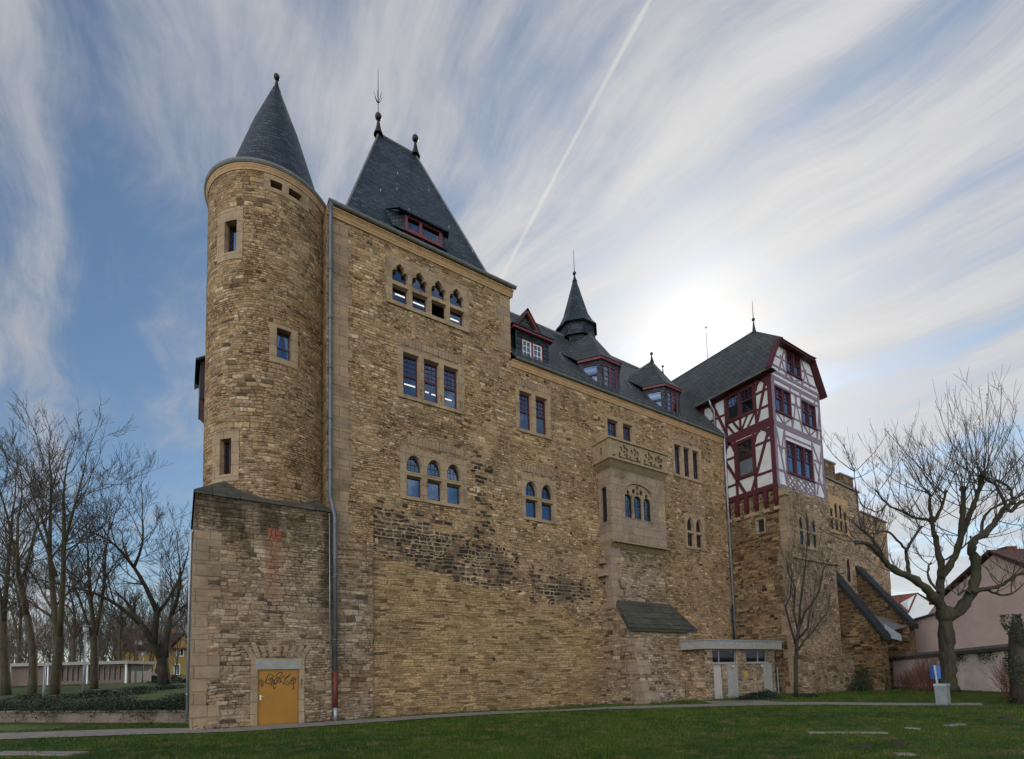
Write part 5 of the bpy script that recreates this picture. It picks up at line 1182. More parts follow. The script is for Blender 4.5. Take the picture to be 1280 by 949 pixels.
def grass():
    """short blades over the lawn in front, one mesh"""
    N=210000; r=RNG
    d=8.5+ (r.random(N)**1.35)*27; a=(r.random(N)-.5)*1.62
    fx=CM[2][:2]/np.linalg.norm(CM[2][:2]); rx=np.array([fx[1],-fx[0]])
    p=CAMLOC[:2]+fx*d[:,None]+rx*(np.tan(a)*d)[:,None]
    keep=np.ones(N,bool)
    far,near=PATH; fx_=np.array(far); nx_=np.array(near)
    yf=np.interp(p[:,0],fx_[:,0],fx_[:,1]); yn=np.interp(p[:,0],nx_[:,0],nx_[:,1])
    onp=(p[:,1]<yf-.02+.09*r.standard_normal(N))&(p[:,1]>yn+.03+.11*r.standard_normal(N))&(p[:,0]<30); keep&=~onp
    x,y=p[:,0],p[:,1]
    keep&=~((x>0.2)&(x<33)&(y>-.30)); keep&=~((x>20)&(x<25.2)&(y>-3)); keep&=~((x>24)&(x<50)&(y>-3.7)); keep&=~((x>32.8)&(x<39.3)&(y>-5)); keep&=~((x>39)&(x<45)&(y>-6.8)); keep&=y<6
    p=p[keep]; n=len(p); dd=d[keep]
    z=np.array([gz(*q) for q in p]); clump=r.random(n)
    lf=np.sin(p[:,0]*1.7+np.sin(p[:,1]*1.1)*2)*np.sin(p[:,1]*2.1+np.sin(p[:,0]*.9)*2)+.6*np.sin(p[:,0]*5.1+p[:,1]*3.7)*np.sin(p[:,1]*6.3); h=(.030+.045*r.random(n)+.06*(clump>.965))*(.8+.012*dd)*(1+.45*lf); w=.004+.0005*dd; an=r.random(n)*6.283; le=r.random((n,2))-.5
    dx=np.cos(an)*w; dy=np.sin(an)*w
    v=np.empty((n,3,3)); v[:,0]=np.stack([p[:,0]-dx,p[:,1]-dy,z-.004],1); v[:,1]=np.stack([p[:,0]+dx,p[:,1]+dy,z-.004],1); v[:,2]=np.stack([p[:,0]+le[:,0]*h*1.2,p[:,1]+le[:,1]*h*1.2,z+h],1)
    me=bpy.data.meshes.new('grass_blades'); me.vertices.add(n*3); me.loops.add(n*3); me.polygons.add(n)
    me.vertices.foreach_set('co',v.ravel()); me.loops.foreach_set('vertex_index',np.arange(n*3,dtype=np.int32)); me.polygons.foreach_set('loop_start',np.arange(0,n*3,3,dtype=np.int32)); me.polygons.foreach_set('loop_total',np.full(n,3,dtype=np.int32))
    me.update(calc_edges=True); me.materials.append(MT['blade']); o=bpy.data.objects.new('grass_blades',me); COL.objects.link(o); o['kind']='stuff'
# ------------------------------------------------------------------ plants
def ground_scatter():
    random.seed(61); lb=LeafMB()
    runs=[((.3,-.33),(5.1,-.33)),((5.1,-.2),(6.9,-.2)),((6.9,-.05),(20.3,-.05)),((20.4,-3.05),(24.9,-3.05)),((24.9,-3.6),(31.5,-3.6)),((33,-5.0),(39,-5.0)),((39.3,-6.6),(44.4,-6.8))]
    for (a,b) in runs:
        L=math.hypot(b[0]-a[0],b[1]-a[1]); n=Vector((b[1]-a[1],a[0]-b[0])).normalized()
        for c in range(int(L*7)):
            s=random.random(); k=abs(random.gauss(0,.10)); x=a[0]+(b[0]-a[0])*s+n.x*k; y=a[1]+(b[1]-a[1])*s+n.y*k
            if 2.3<x<4.1 and y>-1: continue
            big=random.random()**4
            for q in range(int(3+9*big)): lb.leaf((x+random.gauss(0,.05),y+random.gauss(0,.03),gz(x,y)+random.random()*(.07+.22*big)),.07,up=.1)
    struct('wall_foot_weeds',lb,'leaf2',kind='stuff')
    lb=LeafMB()
    for i in range(1500):
        d=9+random.random()**1.3*22; a=random.uniform(-.8,.8); f=Vector((CM[2][0],CM[2][1])).normalized(); r=Vector((f.y,-f.x)); p=Vector(CAMLOC[:2])+f*d+r*math.tan(a)*d
        if p.y>-.6 and p.x>0: continue
        if p.x>20 and p.y>-6: continue
        lb.leaf((p.x,p.y,gz(p.x,p.y)+.045),.045,up=2.5)
    struct('leaf_litter',lb,'litter',kind='stuff')
class LeafMB(MB):
    def leaf(s,p,size,up=.3):
        d=Vector((random.gauss(0,1),random.gauss(0,1),random.gauss(0,1)+up)).normalized(); e=d.orthogonal().normalized(); e=(Matrix.Rotation(random.random()*6.28,3,d)@e); g=d.cross(e)
        p=Vector(p); l=size*random.uniform(.7,1.4); w=l*.45
        s.add([p-e*l*.5,p+g*w*.5,p+e*l*.5,p-g*w*.5],[(0,1,2,3)])
def twigs(mb,p,d,L,r,lvl,k=4,curl=.25,up=.15,spread=.7,nch=4,minr=.004,stops=None,taper=.45):
    seg=max(3,int(3+L*1.2)) if lvl>0 else 3
    seg=min(seg,7); pts=[Vector(p)]; d=Vector(d).normalized(); rs=[r]
    for i in range(seg):
        d=(d+Vector((random.gauss(0,curl),random.gauss(0,curl),random.gauss(0,curl)+up))*(1.0/seg)*2.0).normalized(); pts.append(pts[-1]+d*L/seg); rs.append(max(r*(1-(1-taper)*(i+1)/seg),minr))
    mb.tube(pts,rs,k if r>.02 else 3,cap=False)
    if lvl<=0: return pts
    for c in range(nch+random.randint(-1,1)):
        f=random.uniform(.3,1.0); i=min(int(f*seg),seg-1); q=pts[i].lerp(pts[i+1],f*seg-i)
        dd=(pts[i+1]-pts[i]).normalized(); ax=Matrix.Rotation(random.random()*6.283,3,dd)@dd.orthogonal().normalized()
        nd=(dd+ax*spread*random.uniform(.6,1.3)).normalized()
        twigs(mb,q,nd,L*random.uniform(.45,.72),max(rs[i]*.55,minr),lvl-1,k,curl,up,spread,nch,minr,taper=taper)
    twigs(mb,pts[-1],d,L*random.uniform(.5,.75),rs[-1],lvl-1,k,curl,up,spread,nch,minr,taper=taper)
    return pts
def bare_tree(name,label,base,stems,mat,group=None,lvl=4,cat='tree',seed=1,minr=.010,twigmat='twig',**kw):
    """stems: list of (polyline of points, radii, n side branches, branch length)"""
    random.seed(seed); t=thing(name,label,cat,tuple(base),group); tb=MB(); cb=MB()
    for si,(pts,rad,nb,bl) in enumerate(stems):
        if si==0 or nb==0:
            e=(Vector(pts[-1])-Vector(pts[-2])).normalized()*rad[-1]; tb.tube(list(pts)+[Vector(pts[-1])+e*1.2,Vector(pts[-1])+e*2.6,Vector(pts[-1])+e*4],list(rad)+[rad[-1]*.8,rad[-1]*.5,.03],8)
        else: tb.tube(pts,rad,8)
        P=[Vector(p) for p in pts]; n=len(P)-1
        for j in range(nb):
            f=random.uniform(.25,1.0)*n if j else n*.999; i=min(int(f),n-1); q=P[i].lerp(P[i+1],f-i); dd=(P[i+1]-P[i]).normalized(); ax=Matrix.Rotation(random.random()*6.283,3,dd)@dd.orthogonal().normalized()
            nd=(dd*.8+ax*random.uniform(.5,1.1)).normalized() if j else dd; rr=rad[i]+(rad[i+1]-rad[i])*(f-i)
            twigs(cb,q,nd,bl*.70*random.uniform(.7,1.2),rr*(.5 if j else .9),lvl-1,minr=minr,**kw)
    obj('trunk',tb,mat,t,smooth=True); obj('crown',cb,twigmat,t); return t
def stemline(a,b,bow,n=5,r0=.2,r1=.08):
    a=Vector(a);b=Vector(b); return ([a.lerp(b,i/n)+Vector(bow)*math.sin(math.pi*i/n) for i in range(n+1)],[r0+(r1-r0)*(i/n)**.8 for i in range(n+1)])
def P27(x,y,dd=0): return at(x,y,27+dd)
def plane_tree():
    random.seed(21); base=P27(1184,856); t=thing('pollarded_tree','big bare pollarded tree with knobbly limbs on the right lawn, behind the litter bin','tree',tuple(base)); tb=MB(); cb=MB()
    def limb(px,r,dz=0,dz2=None,sh=0,L=3.5):
        n=len(px); dz2=dz if dz2 is None else dz2
        raw=[P27(x,y,dz+(dz2-dz)*i/(n-1)) for i,(x,y) in enumerate(px)]
        pts=[];rs=[]
        for i in range(n-1):
            p0=raw[max(i-1,0)];p1=raw[i];p2=raw[i+1];p3=raw[min(i+2,n-1)]
            for j in range(4):
                s=j/4; q=.5*((2*p1)+(-p0+p2)*s+(2*p0-5*p1+4*p2-p3)*s*s+(-p0+3*p1-3*p2+p3)*s**3)
                pts.append(q+Vector((random.gauss(0,.02),random.gauss(0,.02),random.gauss(0,.02)))); f=(i+s)/(n-1); rs.append((r[0]+(r[1]-r[0])*f)*random.uniform(.86,1.14))
        pts.append(raw[-1]); rs.append(r[1]); tb.tube(pts,rs,9)
        if r[1]>.055: tb.sphere(raw[-1],r[1]*1.45,8)
        for k in range(int(sh*1.7)):
            f=random.uniform(.35,1) if k>2 else 1; i=min(int(f*(len(pts)-1)),len(pts)-2); d=(pts[i+1]-pts[i]).normalized()
            side=Vector((random.gauss(0,1),random.gauss(0,1),random.gauss(0,.3))).normalized()
            shoot(pts[i],(d*.45+side*.95+Vector((0,0,.30))).normalized(),L*random.uniform(.65,1.3)*(1 if f==1 else .75),random.uniform(.014,.025))
    def shoot(p,d,L,r):
        seg=8; pts=[Vector(p)]; rs=[r]; d=Vector(d)
        for i in range(seg):
            d=(d+Vector((random.gauss(0,.05),random.gauss(0,.05),.115+random.gauss(0,.03)))).normalized(); pts.append(pts[-1]+d*L/seg); rs.append(r*(1-.75*(i+1)/seg)+.003)
        cb.tube(pts,rs,4,cap=False)
        for k in range(random.randint(3,6)):
            i=random.randint(2,seg-1); ax=Vector((random.gauss(0,1),random.gauss(0,1),.5)).normalized()
            twigs(cb,pts[i],(d*.6+ax*.7).normalized(),L*random.uniform(.16,.38),rs[i]*.6,1,k=3,curl=.1,up=.3,spread=.55,nch=2,minr=.006)
        for k in range(7):   # seed heads and buds at the tip
            f=1-k*.05; q=pts[-1].lerp(pts[-2],k/7); ax=Vector((random.gauss(0,1),random.gauss(0,1),.8)).normalized(); cb.tube([q,q+ax*random.uniform(.05,.16)],[.007,.010],3,cap=False)
    limb([(1186,862),(1185,838),(1184,815),(1183,792),(1182,768)],(.38,.32)); tb.tube([P27(1186,864),P27(1186,856)],[.52,.39],10)
    limb([(1180,772),(1172,752),(1158,737),(1140,723),(1122,715),(1108,703),(1098,690),(1084,680),(1071,678)],(.24,.085),0,-2.0,9,2.6)
    limb([(1110,706),(1094,680),(1086,668),(1074,660)],(.09,.05),-1.5,-1.2,5,2.2)
    limb([(1138,722),(1134,704),(1134,684),(1142,672),(1152,658)],(.10,.055),-.6,.8,5,2.2)
    limb([(1134,690),(1122,676),(1108,664),(1092,668)],(.065,.04),-.3,-1.4,4,2.2)
    limb([(1180,770),(1174,745),(1177,715),(1173,690),(1168,668),(1165,648)],(.22,.10),0,1.2,5,3.3)
    limb([(1167,652),(1162,635),(1163,620),(1158,615)],(.09,.065),1.2,1.4,8,4.2); limb([(1167,652),(1178,630),(1182,614)],(.08,.06),1.2,1.8,6,4.0)
    limb([(1166,650),(1145,648),(1128,640),(1108,630),(1094,612)],(.075,.03),1.2,.2,7,3.6); limb([(1108,630),(1096,640),(1078,632),(1070,612),(1068,585)],(.035,.018),.4,-.5,4,2.6)
    limb([(1177,722),(1190,702),(1199,678),(1203,650),(1204,630),(1203,611)],(.19,.10),.2,-1.0,11,4.4)
    limb([(1199,676),(1210,650),(1218,628),(1226,606),(1229,592)],(.13,.10),-.3,-1.6,12,4.4)
    limb([(1186,772),(1198,764),(1212,745),(1219,722),(1219,700),(1214,688),(1219,675),(1230,668)],(.30,.15),0,-1.3,2,2.2)
    limb([(1230,668),(1246,650),(1256,635),(1266,628)],(.15,.09),-1.3,-1.9,6,3.6); limb([(1262,640),(1276,628),(1296,618),(1314,600)],(.10,.06),-1.8,-2.4,8,3.6); limb([(1262,640),(1250,618),(1244,606),(1232,600)],(.08,.05),-1.8,-1.6,5,3.2)
    limb([(1226,672),(1228,652),(1236,640),(1254,628),(1275,620)],(.07,.05),-1.2,0,5,3.2); limb([(1266,628),(1262,610),(1246,600)],(.06,.045),-1.9,-1.4,5,3)
    limb([(1216,740),(1232,736),(1250,732),(1266,722),(1290,712)],(.12,.06),-.6,-2.0,6,2.4); limb([(1214,742),(1205,738),(1198,744)],(.08,.05),-.5,-1.0,2,1.2); limb([(1232,736),(1250,744),(1266,742)],(.06,.04),-.8,-1.4,3,1.6)
    limb([(1176,742),(1163,728),(1160,712),(1164,704)],(.07,.045),.1,.9,3,1.8); limb([(1182,700),(1196,690),(1210,678),(1214,670)],(.05,.03),.2,.8,3,2.2)
    obj('trunk',tb,'bark',t,smooth=True); obj('crown',cb,'twig',t)
def hedge_clump(name,label,cat,c,size,n,mat='leaf',leaf=.09,group=None,stick=True):
    lb=LeafMB()
    for i in range(n):
        a=random.random()*6.283; rr=random.random()**.5; z=random.random()
        k=(1-.55*z*z)*random.uniform(.75,1.1); x=c[0]+math.cos(a)*rr*size[0]*k; y=c[1]+math.sin(a)*rr*size[1]*k
        h=size[2]*(.55+.25*math.sin(x*2.1+y)+.2*math.sin(x*5+y*3)); lb.leaf((x,y,c[2]+z*h),leaf)
    o=obj(name,lb,mat); return tag(o,label,cat,group)
def stick_bush(name,label,c,size,n,mat='redtwig'):
    mb=MB()
    for i in range(n):
        a=random.random()*6.283; r=random.random()**.5; b=Vector((c[0]+math.cos(a)*r*size[0],c[1]+math.sin(a)*r*size[1],c[2]-.05))
        twigs(mb,b,(random.gauss(0,.28),random.gauss(0,.28),1),size[2]*random.uniform(.5,.9),.012,1,k=3,curl=.15,up=.1,spread=.5,nch=3,minr=.006)
    return tag(obj(name,mb,mat),label,'bush')
# ------------------------------------------------------------------ site
T0,TU,TN=build_ground(); grass(); ground_scatter()
def terz(p):
    d=(Vector((p[0],p[1]))-T0).dot(TN); return .52+1.25*smooth(0,30,d)+.35*smooth(30,70,d)
plane_tree()
# sapling against the gate tower
b=at(995,876,28.6); b.z=gz(b.x,b.y)-.03; random.seed(5); t=thing('sapling','slender bare sapling with upright branches, in front of the gate tower corner','tree',tuple(b)); tb=MB(); cb=MB()
pts=[b]+[at(x,y,28.6) for x,y in ((995,850),(995,825),(996,805),(999,780))]; tb.tube(pts,[.13,.11,.10,.095,.075],8)
for px,dz in (([(996,808),(990,790),(984,768),(982,758),(988,745),(990,715),(985,690)],-.4),([(999,782),(1000,760),(1003,735),(1007,705),(1010,670),(1007,640)],.2),([(999,785),(1006,765),(1015,755),(1024,740),(1028,715),(1038,695)],.4),([(996,815),(1006,800),(1016,790),(1026,775),(1035,765)],.6),([(997,800),(1010,785),(1012,760),(1022,745)],-.7),([(998,790),(992,765),(994,735),(985,715),(983,700)],.8)):
    n=len(px); P=[at(x,y,28.6+dz*i/(n-1)) for i,(x,y) in enumerate(px)]; rad=[.06*(1-.8*i/(n-1))+.006 for i in range(n)]; tb.tube(P,rad,6)
    for j in range(9):
        f=random.uniform(.2,1)*(n-1); i=min(int(f),n-2); d=(P[i+1]-P[i]).normalized(); ax=Vector((random.gauss(0,1),random.gauss(0,1),.3)).normalized(); twigs(cb,P[i].lerp(P[i+1],f-i),(d+ax*.6).normalized(),random.uniform(.8,1.7),.018,2,k=3,curl=.12,up=.25,spread=.5,nch=2,minr=.007)
obj('trunk',tb,'barkd',t,smooth=True); obj('crown',cb,'twig',t)
# low evergreen hedge by the lean-to
random.seed(9)
h=at(948,872,27.6); hedge_clump('juniper_hedge','low dark evergreen hedge beside the path, in front of the lean-to','hedge',(h.x,h.y,gz(h.x,h.y)),(1.8,.8,.62),5200)
h=at(1010,873,28.4); hedge_clump('juniper_shrub','small dark evergreen cushion right of the sapling foot','shrub',(h.x,h.y,gz(h.x,h.y)),(.7,.6,.38),1400)
h=Vector((37.6,-6.0,0)); hedge_clump('ivy_shrub','grey-green climbing shrub at the foot of the gate tower plinth','shrub',(38.4,-5.5,-.05),(1.6,.6,1.9),2600,'leaf2',.10)
# litter bin with a blue box on a post
b=at(1179,878,22.2); b.z=gz(b.x,b.y); t=thing('litter_bin','grey metal litter bin at the far path end before the pollarded tree','litter bin',tuple(b))
mb=MB(); mb.hexa([(b.x-.20,b.y-.20,b.z+.06),(b.x+.20,b.y-.20,b.z+.06),(b.x+.20,b.y+.20,b.z+.06),(b.x-.20,b.y+.20,b.z+.06)],[(b.x-.21,b.y-.21,b.z+.86),(b.x+.21,b.y-.21,b.z+.86),(b.x+.21,b.y+.21,b.z+.86),(b.x-.21,b.y+.21,b.z+.86)]); obj('body',mb,'binmetal',t)
mb=MB(); mb.box(b.x-.23,b.x+.23,b.y-.23,b.y+.23,b.z+.862,b.z+.95); obj('lid',mb,'zinc',t); mb=MB(); mb.box(b.x-.22,b.x+.22,b.y-.22,b.y+.22,b.z-.05,b.z+.058); obj('foot',mb,'zincdark',t)
p=at(1173,870,23.2); p.z=gz(p.x,p.y); t=thing('bag_dispenser','blue box on a slanting grey post behind the litter bin','dispenser',tuple(p)); rv=Vector((CM[0][0],CM[0][1],0)).normalized(); bv=Vector((-rv.y,rv.x,0))
mb=MB(); mb.tube([p-rv*-.05,p-rv*.08+Vector((0,0,1.75))],.045,8); objs('post',mb,'zinc',t)
f=FR(p+Vector((0,0,0)),rv,-bv); mb=MB(); fbox(mb,f,-.14,.24,1.12,1.72,-.18,-.06); obj('box',mb,'blue',t); mb=MB(); fbox(mb,f,-.02,.12,1.28,1.34,-.059,-.05); obj('slot',mb,'black',t)
# trunk at the right edge of the frame, ivy-clad, with shoots at its foot
b=at(1277,862,22); b.z=gz(b.x,b.y)
t=thing('tree_stump','dark ivy-clad stump cut off by the right edge of the picture','tree stump',tuple(b)); mb=MB(); random.seed(3)
mb.tube([b+Vector((0,0,-.1)),b+Vector((.02,.0,.8)),b+Vector((.0,0,1.9)),b+Vector((.08,0,3.1)),b+Vector((.1,.0,3.9))],[.42,.36,.34,.26,.08],10); obj('trunk',mb,'barkd',t,smooth=True)
lb=LeafMB()
for i in range(2600):
    a=random.random()*6.283; z=random.random()*3.9; lb.leaf(b+Vector((math.cos(a)*(.36-.02*z+.12*math.sin(z*3.3+a)+.08*math.sin(z*7+2*a))*random.uniform(.85,1.2),math.sin(a)*(.36-.02*z+.12*math.sin(z*3.3+a))*random.uniform(.85,1.2),z)),.11)
obj('ivy',lb,'leaf2',t)
for (x,y,dd,s,n,lab) in ((1137,862,34.5,(1.6,.5,1.0),90,'low red-brown leafless bush at the pale garden wall, left of the pollarded tree'),(1160,861,32,(1.5,.6,1.75),120,'taller red-brown leafless bush at the pale garden wall, nearest the pollarded tree'),(1272,858,24,(1.2,.6,1.6),90,'red-brown leafless shoots beside the ivy stump at the right edge')):
    c=at(x,y,dd); stick_bush('dogwood_bush',lab,(c.x,c.y,gz(c.x,c.y)),s,n)
# molehills
for i,(x,y) in enumerate(((1130,893),(1079,934),(1121,930),(1257,898))):
    d=CM.T@np.array([(x-CX)/FPX,(y-CY)/FPX,1.0]); s=(-.1-1.75)/d[2]; q=CAMLOC+d*s; mb=MB(); vs=[]; random.seed(i)
    for (rr,zz) in ((.17,-.02),(.13,.05),(.06,.09)): 
        for j in range(10): a=j*.628; k=random.uniform(.8,1.25); vs.append((q[0]+rr*k*math.cos(a),q[1]+rr*k*math.sin(a),gz(q[0],q[1])+zz*random.uniform(.8,1.2)))
    vs.append((q[0],q[1],gz(q[0],q[1])+.10)); mb.add(vs,[(r_*10+j,r_*10+(j+1)%10,(r_+1)*10+(j+1)%10,(r_+1)*10+j) for r_ in (0,1) for j in range(10)]+[(20+j,20+(j+1)%10,30) for j in range(10)])
    tag(obj('molehill',mb,'soil'),('small dark molehill on the lawn left of the litter bin','dark molehill near the lower edge of the picture, left one of two','dark molehill on the lawn just right of and behind its nearest neighbour','dark molehill at the far right of the lawn')[i],'molehill','molehills on the lawn')
# ------------------------------------------------------------------ pink gable house and its low wall
A0=Vector((44.05,-4.67,0)); U=Vector((-.57785,-.81614,0)); NN=Vector((.81614,-.57785,0))   # wall runs towards the camera, NN points away
fp=FR(A0,U,-NN)
def build_pink():
    t=thing('garden_outbuilding','low pale-rendered outbuilding with dark flat felt roof along the right lawn','building',tuple(A0))
    mb=MB(); W=13.5
    plate(mb,fp,[(.25,-.5),(W,-.5),(W,2.45),(.25,1.95)],[],0,-3); obj('wall',mb,'pinklow',t)
    mb=MB(); mb.hexa([tuple(fp.P(-.9,1.93,.30)),tuple(fp.P(-.9,1.93,-3.4)),tuple(fp.P(W,2.46,-3.4)),tuple(fp.P(W,2.46,.30))],[tuple(fp.P(-.9,2.22,.30)),tuple(fp.P(-.9,2.30,-3.4)),tuple(fp.P(W,2.86,-3.4)),tuple(fp.P(W,2.78,.30))]); r=obj('roof',mb,'felt',t)
    mb=MB(); mb.add([fp.P(-.92,2.10,.32),fp.P(W,2.64,.32),fp.P(W,2.80,.32),fp.P(-.92,2.24,.32)],[(0,1,2,3)]); obj('fascia',mb,'lead',r)
    mb=MB(); fbox(mb,fp,-.6,.24,-.5,1.92,-2.6,-.4); obj('passage_shade',mb,'black',t)  # solid black box stands in for the shade of the passage
    mb=MB(); fbox(mb,fp,.24,.34,-.3,1.95,.0,.03); obj('drain_strip',mb,'whitewall',t)
    lb=LeafMB(); random.seed(12)
    for i in range(500):
        u=random.choice((6.8,7.2,8.6,9.2))+random.gauss(0,.25); v=1.95+.035*u-abs(random.gauss(0,.28)); lb.leaf(fp.P(u,v,.05),.09)
    obj('creeper',lb,'leaf2',t)
    f2=FR(A0+NN*3.05,U,-NN); t=thing('pink_house','pink-rendered gable house behind the pollarded tree on the right','house',tuple(A0+NN*6))
    mb=MB(); g=[(-4.2,1.0),(12.4,1.0),(12.4,4.9),(8.35,7.15),(6.38,8.45),(4.64,7.5),(1.58,6.0),(.6,5.2),(-1.64,4.9),(-4.2,4.6)]
    plate(mb,f2,g,[],0,-9); obj('wall',mb,'pink',t)
    mb=MB()
    for (a,b) in (((12.9,4.7),(6.38,8.62)),((6.38,8.622),(1.3,5.95))):
        P=f2.P; d=.16; mb.hexa([tuple(P(a[0],a[1],.28)),tuple(P(b[0],b[1],.28)),tuple(P(b[0],b[1],-9.3)),tuple(P(a[0],a[1],-9.3))],[tuple(P(a[0],a[1]+d,.28)),tuple(P(b[0],b[1]+d,.28)),tuple(P(b[0],b[1]+d,-9.3)),tuple(P(a[0],a[1]+d,-9.3))])
    r=obj('roof',mb,'browntile',t)
    mb=MB(); mb.hexa([tuple(f2.P(-4.3,4.6,.12)),tuple(f2.P(1.6,5.25,.12)),tuple(f2.P(1.6,5.9,-4)),tuple(f2.P(-4.3,5.4,-4))],[tuple(f2.P(-4.3,4.72,.12)),tuple(f2.P(1.6,5.38,.12)),tuple(f2.P(1.6,6.1,-4)),tuple(f2.P(-4.3,5.6,-4))]); obj('side_roof',mb,'browntile',t)
    mb=MB(); mb.tube([f2.P(-4.3,4.62,.2),f2.P(1.6,5.27,.2)],.07,6); mb.tube([f2.P(-3.2,4.6,.12),f2.P(-3.2,2.2,.12)],.05,6); obj('gutter',mb,'zincdark',t)
    mb=MB(); fbox(mb,f2,5.6,6.3,8.3,9.0,-1.6,-1.0); obj('chimney',mb,'redtile',r); mb=MB(); mb.tube([f2.P(8.6,6.9,-.8),f2.P(8.6,8.5,-.8)],.11,8); obj('vent_pipe',mb,'zincdark',r)
    # white gable house beyond
    c=at(1138,772,60); rv=Vector((CM[0][0],CM[0][1],0)).normalized(); fv=Vector((-rv.y,rv.x,0)); f3=FR((c.x,c.y,0),rv,-fv)
    t=thing('white_house','small white gable with red tiled roof peeping over the pink house','house',(c.x,c.y,0))
    mb=MB(); plate(mb,f3,[(-.2,0),(3.2,0),(3.2,8.3),(.95,10.0),(-.2,9.0)],[],0,-6); obj('wall',mb,'whitewall',t)
    mb=MB(); P=f3.P; mb.add([P(.95,10.05,.2),P(-.9,10.1,-3.5),P(-1.9,7.6,-3.2),P(-.25,7.7,.2)],[(0,1,2,3)]); mb.add([P(.95,10.06,.2),P(3.6,8.2,.2),P(3.6,8.2,-6),P(.95,10.06,-6)],[(0,1,2,3)]); mb.hexa([tuple(P(1.6,7.6,-.9)),tuple(P(5.6,7.6,-.9)),tuple(P(5.6,7.6,-6)),tuple(P(1.6,7.6,-6))],[tuple(P(1.7,9.9,-2.9)),tuple(P(5.6,9.9,-2.9)),tuple(P(5.6,9.9,-3)),tuple(P(1.7,9.9,-3))]); obj('roof',mb,'redtile',t)
build_pink()
# ------------------------------------------------------------------ left: terrace, lamps, pavilion, houses, trees
def lamp(px,py,dd,H,label,head=True):
    p=at(px,py,dd); p.z=terz(p)-.05; t=thing('street_lamp',label,'street lamp',tuple(p),'park lamps on the terrace'); mb=MB(); mb.tube([p,p+Vector((0,0,H*.35)),p+Vector((0,0,H))],[.075,.07,.06],10); objs('post',mb,'lamp',t,smooth=True)
    if head:
        mb=MB(); mb.lathe([(.05,0),(.15,.02),(.17,.42),(.10,.46)],(p.x,p.y,p.z+H),14); obj('lamp_glass',mb,'lampglass',t,smooth=True)
        mb=MB(); mb.lathe([(.0,.56),(.12,.55),(.36,.49),(.36,.46),(.06,.44)],(p.x,p.y,p.z+H),18); obj('lamp_shade',mb,'lamp',t,smooth=True)
lamp(104,873,38,4.75,'tall grey street lamp with opal drum head, left of the round tower'); lamp(54,882,34,2.55,'short grey lamp post without visible head, at the terrace edge',False); lamp(178,857,62,3.2,'small distant street lamp in front of the ochre house')
random.seed(31)
def along(s,d): 
    p=T0+TU*s+TN*d; return (p.x,p.y,terz((p.x,p.y)))
lb=LeafMB()
for i in range(38000):
    s=random.uniform(-8,11.4); d=random.uniform(-.18,1.6); x,y,z=along(s,d); hh=.50+.18*math.sin(s*1.3)+.12*math.sin(s*3.1+1)
    gap=any(abs(s-g)<.55 for g in (-3.6,-1.2,.6)) and d<1.2
    if gap and random.random()<.85: continue
    if d<.05: z-=random.random()**2*.50*(1 if math.sin(s*2.3)+math.sin(s*.9)>.0 else .3)
    lb.leaf((x,y,z+random.random()**1.5*max(hh,.06)),.085)
o=tag(obj('creeping_hedge',lb,'leaf'),'dark creeping evergreen hedge spilling over the retaining wall on the left','hedge')
for g,s in enumerate((-3.6,-1.2,.6)):
    mb=MB(); a=along(s-.55,.8); b_=along(s+.5,.8); c=along(s+.75,2.6); d=along(s-.1,2.6); mb.quad(*[(q[0],q[1],q[2]+.07) for q in (a,b_,c,d)]); struct('paving_slab',mb,'gravel')
for (x,y,dd,sz,n,lab) in ((140,868,36,(3.5,1.2,.55),2600,'dark low shrub mass on the terrace behind the tall lamp'),(195,866,40,(2.6,1.3,.6),2200,'dark low shrub mass on the terrace below the forked tree'),(60,868,36,(2.4,1.0,.5),1500,'dark low shrub mass on the terrace at the foot of the short lamp post'),(222,848,52,(3.2,1.0,.9),1800,'grey-green shrub strip under the ochre house windows')):
    c=at(x,y,dd); hedge_clump('terrace_shrub',lab,'shrub',(c.x,c.y,terz(c)),sz,n,leaf=.14)
# flat-roofed pavilion
def build_pavilion():
    c=at(70,850,60); rv=Vector((CM[0][0],CM[0][1],0)).normalized(); fv=Vector((-rv.y,rv.x,0)); z0=terz(c)-.1; f=FR((c.x,c.y,z0),rv,-fv)
    t=thing('pavilion','low flat-roofed pavilion with slatted glazing among the trees on the left','pavilion',(c.x,c.y,z0)); mb=MB(); holes=[rect(u,u+.42,.5,2.1) for u in np.arange(-1.2,8.0,.62)]; plate(mb,f,rect(-9,8.4,0,2.3),holes,0,-.2,back=True); obj('wall',mb,plain('pavilion_wall',(.16,.11,.085),.9,.2,2),t)
    mb=MB(); fbox(mb,f,-9,8.4,0,2.3,-4,-.6); obj('back_wall',mb,'concrete',t)
    mb=MB(); fbox(mb,f,-9.6,8.9,2.35,2.72,-4.6,.7); obj('roof',mb,'concrete',t); mb=MB()
    for u in (8.5,4.0,-.6,-5): fbox(mb,f,u,u+.14,0,2.34,.4,.54)
    objs('post',mb,'whitewall',t)
build_pavilion()
